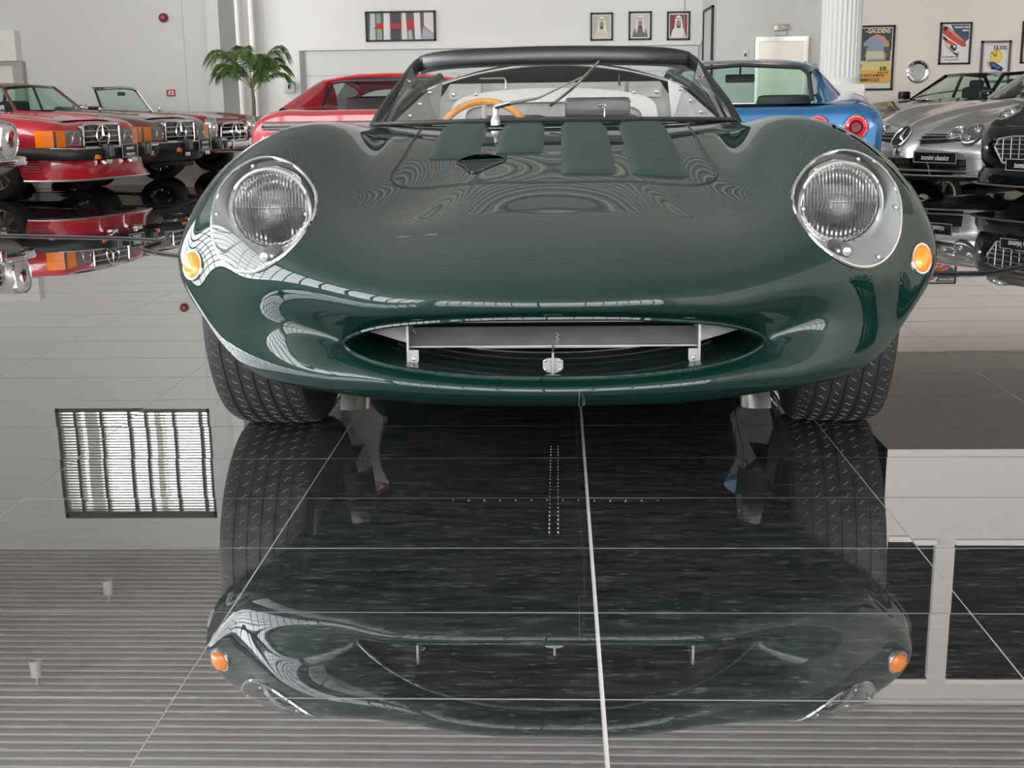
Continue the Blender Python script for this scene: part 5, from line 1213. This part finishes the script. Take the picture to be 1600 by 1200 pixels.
# ---------------------------------------------------------------- low red supercar seen from behind
def red_supercar():
    L = 4.55; s0 = .86
    r = empty('red_supercar', (-1.15, 8.75+L*s0, 0), PI-.06, s0); tag(r, 'low bright red supercar seen from behind, between the palm and the green car', 'car')
    st = [(0, .70, .28, .36, .44, .6, .50, .52), (.3, .88, .20, .40, .56, .74, .64, .60), (.9, .98, .15, .44, .68, .80, .80, .72), (1.6, .99, .14, .44, .70, .80, .80, .80), (2.4, .99, .14, .46, .72, .80, .82, .82), (3.0, .97, .15, .50, .76, .80, .88, .86),
          (3.6, .97, .17, .54, .82, .76, .94, .93), (4.2, .94, .24, .54, .82, .73, .925, .93), (4.48, .90, .30, .54, .80, .70, .90, .91), (4.55, .87, .33, .54, .77, .68, .87, .88)]
    shell, _ = car_shell('body', r, st, RED, [(.95, .98), (3.45, 1.0)], .34)
    wheels4(r, .95, 3.45, .86, .34, .27, 'alloy5')
    rows = []
    for t in np.linspace(0, 1, 21):
        y = 1.55+2.55*t; z = .83+.40*math.sin(PI*min(1, .12+.80*t))**.8*(1 if t < .8 else 1); x = .60+.06*math.sin(PI*t)
        rows.append([(x*u, y, z-.16*abs(u)**5) for u in np.linspace(-1, 1, 21)])
    # roof shell: thin arched panel
    roofp = [(1.95, 1.10, .52), (2.25, 1.205, .58), (2.7, 1.235, .61), (3.15, 1.215, .61)]
    build('roof', MB().grid([[(x*u, y+.0*u, z+.012*(1-u*u)-.05*abs(u)**6) for u in np.linspace(-1, 1, 17)] for (y, z, x) in roofp]), RED, r)
    build('rear_roof_edge', MB().tube([(-.61, 3.17, 1.17), (-.3, 3.20, 1.215), (0, 3.21, 1.222), (.3, 3.20, 1.215), (.61, 3.17, 1.17)], .03, 8, flat=.6), RED, r)
    for s in (-1, 1):
        G = []
        for t in np.linspace(0, 1, 11):
            q = t; G.append([(s*(.74+.10*q), 3.0+1.1*t, .86), (s*(.69+.10*q), 3.05+1.08*t, 1.03-.15*q), (s*(.625+.12*q), 3.12+1.02*t, 1.19-.25*q**1.1), (s*(.555+.13*q), 3.12+1.0*t, 1.165-.24*q**1.1), (s*(.50+.17*q), 3.12+1.0*t, .95-.07*q)])
        build('buttress', MB().grid(surface(np.array(G), 26, 22, closed=False).tolist()), RED, r, auto=80)
        build('quarter_glass', patch((s*.80, 2.35, .90), (s*.85, 3.3, .90), (s*.66, 3.15, 1.13), (s*.60, 2.4, 1.16)), glass('pale_quarter_glass', (.8, .82, .8), 1.5), r)
        build('side_window', patch((s*.80, 1.6, .84), (s*.82, 2.35, .88), (s*.58, 2.4, 1.18), (s*.52, 1.98, 1.10)), GLD, r)
        build('pillar', MB().tube([(s*.78, 1.5, .83), (s*.52, 1.95, 1.11), (s*.56, 2.6, 1.2)], .028, 6), RED, r)
    build('windscreen', patch((-.74, 1.25, .80), (.74, 1.25, .80), (.50, 1.95, 1.11), (-.50, 1.95, 1.11), .05), GLT, r)
    build('rear_window', patch((-.56, 3.50, .93), (.56, 3.50, .93), (.50, 3.22, 1.155), (-.50, 3.22, 1.155)), glass('smoked_rear_glass', (.62, .68, .66), 1.45), r)
    build('window_seal', MB().tube([(-.58, 3.50, .925), (-.53, 3.24, 1.15), (-.4, 3.215, 1.175), (.4, 3.215, 1.175), (.53, 3.24, 1.15), (.58, 3.50, .925)], .016, 6), BLACK, r)
    build('engine_cover', MB().grid([[(x, y, z) for x in np.linspace(-.64, .64, 9)] for (y, z) in ((3.45, .935), (3.9, .94), (4.3, .93))]), RED, r)
    for s in (-1, 1): build('seat', MB().rbox((s*.33-.23, 2.45, .5), (s*.33+.23, 2.62, 1.04), .08), BLACK, r)
    build('cabin_floor', MB().rbox((-.6, 1.7, .6), (.6, 3.1, .80), .02), VOID, r)
    # dark full width louvred lamp band and red tail below
    bd = build('lamp_band', MB().rbox((-.80, 4.535, .765), (.80, 4.575, .835), .015), BLACKG, r)
    for k in range(3): build('band_slat', MB().box((-.78, 4.575, .777+k*.02), (.78, 4.582, .787+k*.02)), mat('band_grey', (.05, .05, .055), .3), bd, smooth=False)
    for s in (-1, 1):
        for x in (.74, .56): build('tail_lamp', MB().lathe([(0, 4.58), (.05, 4.575), (.075, 4.56), (.082, 4.53)], 24, 'y', (s*x, 0, .67)), REDL, r)
    build('rear_bumper', MB().rbox((-.88, 4.5, .34), (.88, 4.60, .50), .04), RED, r)
    return r
rs0 = red_supercar()
def copy_tree(o, parent=None):
    c = o.copy(); COL.objects.link(c)
    if parent is not None: c.parent = parent
    for ch in list(o.children): copy_tree(ch, c)
    return c
# a second one stands beside the camera, outside the frame: it shows mirrored in the green flank
rs1 = copy_tree(rs0); rs1.location = (5.2, 5.6, 0); rs1.rotation_euler = (0, 0, math.radians(-78)); rs1['label'] = 'red supercar right of the camera, seen only mirrored in the green paintwork'

# ---------------------------------------------------------------- silver supercar, front
SILV = mat('metallic_silver_paint', (.46, .465, .475), .28, metal=.6, coat=1.0)
def silver_car():
    r = empty('silver_supercar', (3.27, 11.62, 0), math.radians(-57), .88); tag(r, 'silver supercar with pointed nose and three pointed star, facing the camera on the right', 'car', 'parked cars on the right')
    st = [(-.16, .16, .42, .46, .50, .12, .53, .54), (-.08, .44, .36, .44, .52, .36, .55, .585), (.06, .74, .30, .46, .56, .62, .61, .65), (.28, .89, .24, .50, .62, .76, .70, .72), (.6, .94, .20, .52, .68, .80, .80, .79),
          (1.0, .955, .18, .53, .74, .80, .86, .84), (1.5, .955, .17, .53, .77, .78, .88, .90), (2.1, .95, .17, .53, .78, .78, .89, .94), (3.0, .95, .17, .54, .79, .78, .90, .92), (3.8, .955, .22, .56, .80, .76, .92, .93), (4.4, .90, .3, .56, .78, .72, .87, .90), (4.6, .82, .38, .56, .74, .66, .82, .84)]
    shell, _ = car_shell('body', r, st, SILV, [(.98, .955), (3.68, .955)], .345)
    wheels4(r, .98, 3.68, .82, .345, .25, 'alloy5')
    bv = shell_bvh(shell)
    # nose cone running back as a raised spear
    G = []
    for (y, w_, z0, z1) in ((-.30, .03, .36, .42), (-.265, .085, .34, .49), (-.20, .14, .345, .56), (-.10, .185, .37, .615), (.05, .225, .42, .675), (.30, .265, .50, .745), (.7, .30, .6, .825), (1.2, .33, .7, .885)):
        G.append([(-w_*1.0, y, z0+.0), (-w_, y, (z0+z1)/2), (-w_*.75, y, z1-.02), (0, y-.01, z1+.012), (w_*.75, y, z1-.02), (w_, y, (z0+z1)/2), (w_, y, z0)])
    gm = surface(np.array(G), 30, 40, closed=False); ns = build('nose_spear', MB().grid(gm.tolist()), SILV, r, auto=80)
    bn = shell_bvh(ns)
    p_, n_, M_ = put(bn, (0, -1.2, 1.02), (0, 1, -.50), .004)
    mb = MB(); mb.T = M_ @ Matrix.Diagonal((.80, 1, 1.25, 1)); mb.lathe([(0, -.004), (.095, -.006), (.112, -.006), (.115, .004)], 32, 'y'); so = build('star_recess', mb, BLACKG, r)
    mb = MB(); mb.T = M_ @ Matrix.Diagonal((.80, 1, 1.25, 1)) @ Matrix.Translation((0, -.012, 0))
    for k in range(3):
        a = PI/2+2*PI*k/3; d = Vector((math.cos(a), 0, math.sin(a))); q = Vector((-math.sin(a), 0, math.cos(a)))
        mb.add([tuple(q*.022), tuple(-q*.022), tuple(d*.105), (0, -.02, 0)], [(0, 2, 3), (1, 3, 2), (0, 1, 2)])
    build('star_emblem', mb, CHROME, so, smooth=False)
    mb = MB(); mb.T = M_ @ Matrix.Diagonal((.80, 1, 1.25, 1)); mb.tube([(.112*math.cos(2*PI*k/32), -.012, .112*math.sin(2*PI*k/32)) for k in range(32)], .008, 6, close=True); build('star_ring', mb, CHROME, so)
    for s in (-1, 1):
        mo = build('grille_mouth', skin_patch(bv, [(s*.17, .475), (s*.40, .49), (s*.62, .515)], [(s*.17, .565), (s*.40, .572), (s*.62, .552)], .004), VOID, r)
        for (z0, z1, rr_) in ((.572, .560, .009), (.548, .545, .008), (.515, .528, .008)):
            build('grille_fin', skin_tube(bv, [(s*.15, z0), (s*.38, (z0+z1)/2+.004), (s*.62, z1)], rr_, .012, flat=.7), SILV, mo)
        for (x, y, sx, lx, rot) in ((.49, .585, .080, 1.35, .30), (.655, .60, .088, 1.5, .45)):
            q = put(bv, (s*x, -1.0, y+.5), (0, 1, -.5), .003)
            if not q: continue
            T = q[2] @ Matrix.Rotation(s*rot, 4, 'Y') @ Matrix.Diagonal((1.0, 1, lx, 1))
            mb = MB(); mb.T = T; mb.lathe([(sx*1.06, .03), (sx*1.06, -.006), (sx*.98, -.012), (sx*.94, -.004)], 28, 'y'); hl = build('headlamp', mb, STEEL, r)
            mb = MB(); mb.T = T; mb.lathe([(0, -.002), (sx*.95, -.003)], 28, 'y'); build('lamp_bowl', mb, mat('lamp_bowl_grey', (.22, .23, .24), .2, metal=.7), hl)
            for dz, rr_ in ((-.045, .030), (.04, .034)):
                mb = MB(); mb.T = T @ Matrix.Diagonal((1, 1, 1/lx, 1)); mb.lathe([(rr_, .0), (rr_, -.016), (rr_*.85, -.020), (rr_*.6, -.010), (0, -.014)], 20, 'y', (0, 0, dz*lx)); build('projector', mb, CHROME, hl)
            mb = MB(); mb.T = T; mb.lathe([(0, -.036), (sx*.6, -.028), (sx*1.0, -.008)], 28, 'y'); build('lamp_cover', mb, PERSPEX, hl)
        q = put(bv, (s*.72, -3, .36), (0, 1, 0), .004)
        if q:
            mb = MB(); mb.T = q[2]; mb.lathe([(0, -.02), (.03, -.014), (.042, 0), (.046, .01)], 20, 'y'); build('round_marker', mb, CHROME, r)
    build('bonnet_joint', MB().tube([tuple(put(bv, (sgx*.44, y, 2), (0, 0, -1), .001)[0]) for sgx in (1,) for y in (.35, .6, .9, 1.2, 1.5)], .003, 5), BLACK, r)
    # lower bumper, openings and splitter
    cc = curve([(-.95, .55), (-.90, .22), (-.66, .0), (-.3, -.12), (0, -.15), (.3, -.12), (.66, .0), (.90, .22), (.95, .55)], 44)
    build('bumper_skin', MB().grid([[(p[0]*k, p[1]+d, z) for p in cc] for (z, d, k) in ((.50, .02, .98), (.44, -.02, 1.0), (.38, -.03, 1.0), (.33, -.02, 1.0))]), SILV, r)
    build('lower_intake', MB().grid([[(p[0]*.90, p[1]+d+.02, z) for p in cc[6:-6]] for (z, d) in ((.335, -.02), (.18, .02))]), BLACKG, r)
    for s in (-1, 1): build('corner_skin', MB().grid([[(p[0]*1.0, p[1]+d, z) for p in (cc[:12] if s < 0 else cc[-12:])] for (z, d) in ((.34, -.02), (.24, -.01), (.16, .0))]), SILV, r)
    for (z, d) in ((.215, -.05), (.165, -.055)): build('splitter_strip', MB().tube([(p[0], p[1]+d, z) for p in cc[4:-4]], .010, 6), STEEL, r)
    for x in (-.28, .28): build('intake_divider', MB().tube([(x*.92, -.16, .33), (x, -.15, .25), (x*1.02, -.13, .17)], .009, 6), STEEL, r)
    build('chin', MB().grid([[(p[0]*.96, p[1]+d, z) for p in cc] for (z, d) in ((.16, .0), (.11, .04))]), BLACK, r)
    number_plate(r, (.40, -.20, .35), (0, 0, .05), w=.52, h=.12)
    base = [(0, 1.55, .93), (.72, 1.95, .92), (.76, 2.5, .91), (.66, 3.35, .93), (0, 3.5, .95)]; roof = [(0, 2.35, 1.25), (.54, 2.45, 1.225), (.58, 2.7, 1.235), (.50, 3.0, 1.20), (0, 3.05, 1.24)]
    greenhouse(r, base, roof, SILV, GLT, .026)
    build('wiper', MB().tube([(-.1, 1.60, .955), (.12, 1.70, 1.0), (.45, 1.95, 1.03)], .010, 5), BLACK, r)
    build('cabin_floor', MB().rbox((-.64, 1.9, .7), (.64, 3.2, .92), .02), VOID, r)
    for s in (-1, 1):
        build('seat', MB().rbox((s*.34-.22, 2.6, .7), (s*.34+.22, 2.78, 1.12), .06), BLACK, r)
        build('door_mirror', MB().rbox((s*.95-.07, 2.15, .92), (s*.95+.07, 2.24, 1.01), .03), BLACKG, r)
    for k in range(3):
        for s in (-1, 1): build('gill', MB().box((s*.955-.01, 1.5, .48+.07*k), (s*.955+.01, 1.75, .50+.07*k)), STEEL, r, smooth=False)
    return r
silver_car()

# ---------------------------------------------------------------- black grand tourer at the right edge
BLK = mat('black_car_paint', (.004, .004, .005), .4, coat=.8, spec=.05)
def black_gt():
    r = empty('black_grand_tourer', (3.74, 9.9, 0), math.radians(-60), .86); tag(r, 'black grand tourer with chrome slatted grille, cut off by the right picture edge', 'car', 'parked cars on the right')
    st = [(-.04, .56, .40, .46, .54, .44, .60, .62), (.04, .72, .32, .48, .60, .60, .665, .69), (.2, .85, .26, .50, .66, .72, .74, .75), (.55, .915, .21, .52, .74, .78, .85, .83), (1.0, .93, .19, .54, .80, .78, .92, .89), (1.6, .93, .18, .54, .82, .77, .92, .94),
          (2.6, .93, .18, .54, .82, .77, .92, .95), (3.6, .935, .22, .56, .83, .78, .95, .96), (4.3, .90, .30, .56, .80, .74, .93, .94), (4.6, .82, .38, .56, .76, .66, .86, .88)]
    gs, _ = car_shell('body', r, st, BLK, [(.95, .93), (3.65, .935)], .35)
    wheels4(r, .95, 3.65, .80, .35, .25, 'alloy10')
    poly = [(-.36, .36), (-.46, .50), (-.42, .575), (-.26, .60), (0, .605), (.26, .60), (.42, .575), (.46, .50), (.36, .36)]
    g = build('grille', MB().prism(poly, 'y', -.075, -.02), VOID, r, smooth=False)
    build('grille_surround', MB().tube([(x, -.08, z) for (x, z) in poly], .012, 6, close=True), CHROME, g)
    for k in range(5): z = .40+.042*k; w_ = .40+.03*min(k, 3); build('grille_bar', MB().tube([(-w_, -.075, z), (0, -.10, z+.004), (w_, -.075, z)], .0055, 6), STEEL, g)
    for k in range(-4, 5): build('grille_bar', MB().tube([(k*.09, -.09, .375), (k*.092, -.085, .59)], .0045, 6), STEEL, g)
    bv = shell_bvh(gs)
    for s in (-1, 1):
        q = put(bv, (s*.70, .36, 2.0), (0, 0, -1), .003)
        T = q[2] @ Matrix.Rotation(s*.35, 4, 'Y') @ Matrix.Diagonal((.9, 1, 2.0, 1))
        mb = MB(); mb.T = T; mb.lathe([(0, -.002), (.085, -.004), (.095, -.006), (.10, .01)], 28, 'y'); hl = build('headlamp', mb, mat('lamp_bowl_grey', (.22, .23, .24), .2, metal=.7), r)
        for dz in (-.09, .05):
            mb = MB(); mb.T = T @ Matrix.Diagonal((1, 1, .5, 1)); mb.lathe([(.045, .0), (.045, -.018), (.035, -.022), (.02, -.010), (0, -.014)], 20, 'y', (0, 0, dz)); build('projector', mb, CHROME, hl)
        mb = MB(); mb.T = T; mb.lathe([(0, -.032), (.06, -.026), (.098, -.006)], 28, 'y'); build('lamp_cover', mb, PERSPEX, hl)
        q = put(bv, (s*.60, -3, .49), (0, 1, 0), .003)
        mb = MB(); mb.T = q[2]; mb.lathe([(0, -.02), (.02, -.014), (.026, 0)], 16, 'y'); build('parking_lamp', mb, CHROME, r)
        build('door_mirror', MB().rbox((s*.95-.1, 1.8, .95), (s*.95+.08, 1.9, 1.07), .03), BLK, r)
    cc = curve([(-.93, .5), (-.86, .16), (-.6, -.02), (0, -.10), (.6, -.02), (.86, .16), (.93, .5)], 36)
    build('chin', MB().grid([[(p[0]*k, p[1]+d, z) for p in cc] for (z, d, k) in ((.30, .04, .97), (.24, .0, .985), (.15, .0, .98))]), BLK, r)
    build('splitter', MB().tube([(p[0]*1.0, p[1]-.04, .155) for p in cc], .016, 6, flat=.6), mat('satin_grey_trim', (.16, .16, .17), .3), r)
    number_plate(r, (.04, -.20, .355), (0, 0, 0), w=.52, h=.115)
    base = [(0, 1.55, .95), (.72, 1.9, .94), (.77, 2.6, .94), (.66, 3.6, .97), (0, 3.8, .98)]; roof = [(0, 2.25, 1.27), (.53, 2.35, 1.24), (.58, 2.7, 1.255), (.50, 3.1, 1.22), (0, 3.2, 1.26)]
    greenhouse(r, base, roof, BLK, GLT, .026)
    build('cabin_floor', MB().rbox((-.64, 1.9, .7), (.64, 3.3, .93), .02), VOID, r)
    return r
black_gt()

# ---------------------------------------------------------------- black coupe behind the silver car
def black_coupe():
    r = empty('black_coupe', (3.33, 14.75, 0), math.radians(-62), .88); tag(r, 'black coupe with pale green side glass, parked behind the silver supercar', 'car', 'parked cars on the right')
    st = [(-.04, .60, .40, .48, .56, .5, .60, .61), (.03, .76, .32, .50, .62, .66, .66, .67), (.2, .85, .26, .52, .68, .74, .73, .73), (.7, .89, .21, .54, .76, .78, .82, .82), (1.2, .895, .20, .55, .80, .78, .87, .88), (1.7, .895, .19, .55, .82, .77, .89, .93),
          (2.6, .895, .19, .55, .83, .77, .90, .92), (3.5, .89, .24, .56, .83, .76, .93, .96), (4.1, .86, .30, .56, .80, .74, .93, .97), (4.35, .80, .38, .56, .76, .66, .86, .88)]
    car_shell('body', r, st, BLK, [(.88, .895), (3.35, .89)], .33)
    wheels4(r, .88, 3.35, .77, .33, .22, 'alloy5')
    base = [(0, 1.42, .93), (.70, 1.72, .90), (.74, 2.55, .91), (.66, 3.25, .95), (0, 3.40, .97)]; roof = [(0, 2.1, 1.255), (.52, 2.18, 1.225), (.57, 2.55, 1.25), (.54, 2.95, 1.22), (0, 3.02, 1.26)]
    greenhouse(r, base, roof, BLK, glass('pale_green_glass', (.80, .93, .86), 1.45), .028)
    build('cabin_floor', MB().rbox((-.64, 1.7, .6), (.64, 3.2, .86), .02), VOID, r)
    for s in (-1, 1):
        st_ = build('seat', MB().rbox((s*.34-.22, 2.52, .6), (s*.34+.22, 2.66, 1.08), .06).rbox((s*.34-.11, 2.55, 1.06), (s*.34+.11, 2.64, 1.17), .04), BLACK, r)
        build('headlamp', MB().rbox((min(s*.50, s*.80), -.01+.0, .56), (max(s*.50, s*.80), .12, .66), .04), mat('pale_lamp', (.55, .56, .57), .15, metal=.4, coat=1), r)
        build('door_mirror', MB().rbox((s*.96-.09, 1.80, .91), (s*.96+.08, 1.90, 1.03), .035), BLK, r)
        build('bonnet_line', MB().tube([(s*.55, .3, .765), (s*.52, .9, .868), (s*.50, 1.4, .925)], .004, 5), mat('joint_grey', (.45, .45, .45), .6), r)
    build('wiper', MB().tube([(-.3, 1.48, .95), (0, 1.60, 1.0), (.3, 1.75, 1.03)], .009, 5), BLACK, r)
    build('grille', MB().rbox((-.36, -.06, .44), (.36, .0, .58), .03), VOID, r)
    return r
black_coupe()

bc1 = copy_tree(bpy.data.objects['black_coupe']); bc1.location = (5.0, 2.6, 0); bc1.rotation_euler = (0, 0, math.radians(-84)); bc1['label'] = 'black coupe right of the camera, seen only mirrored in the green paintwork'
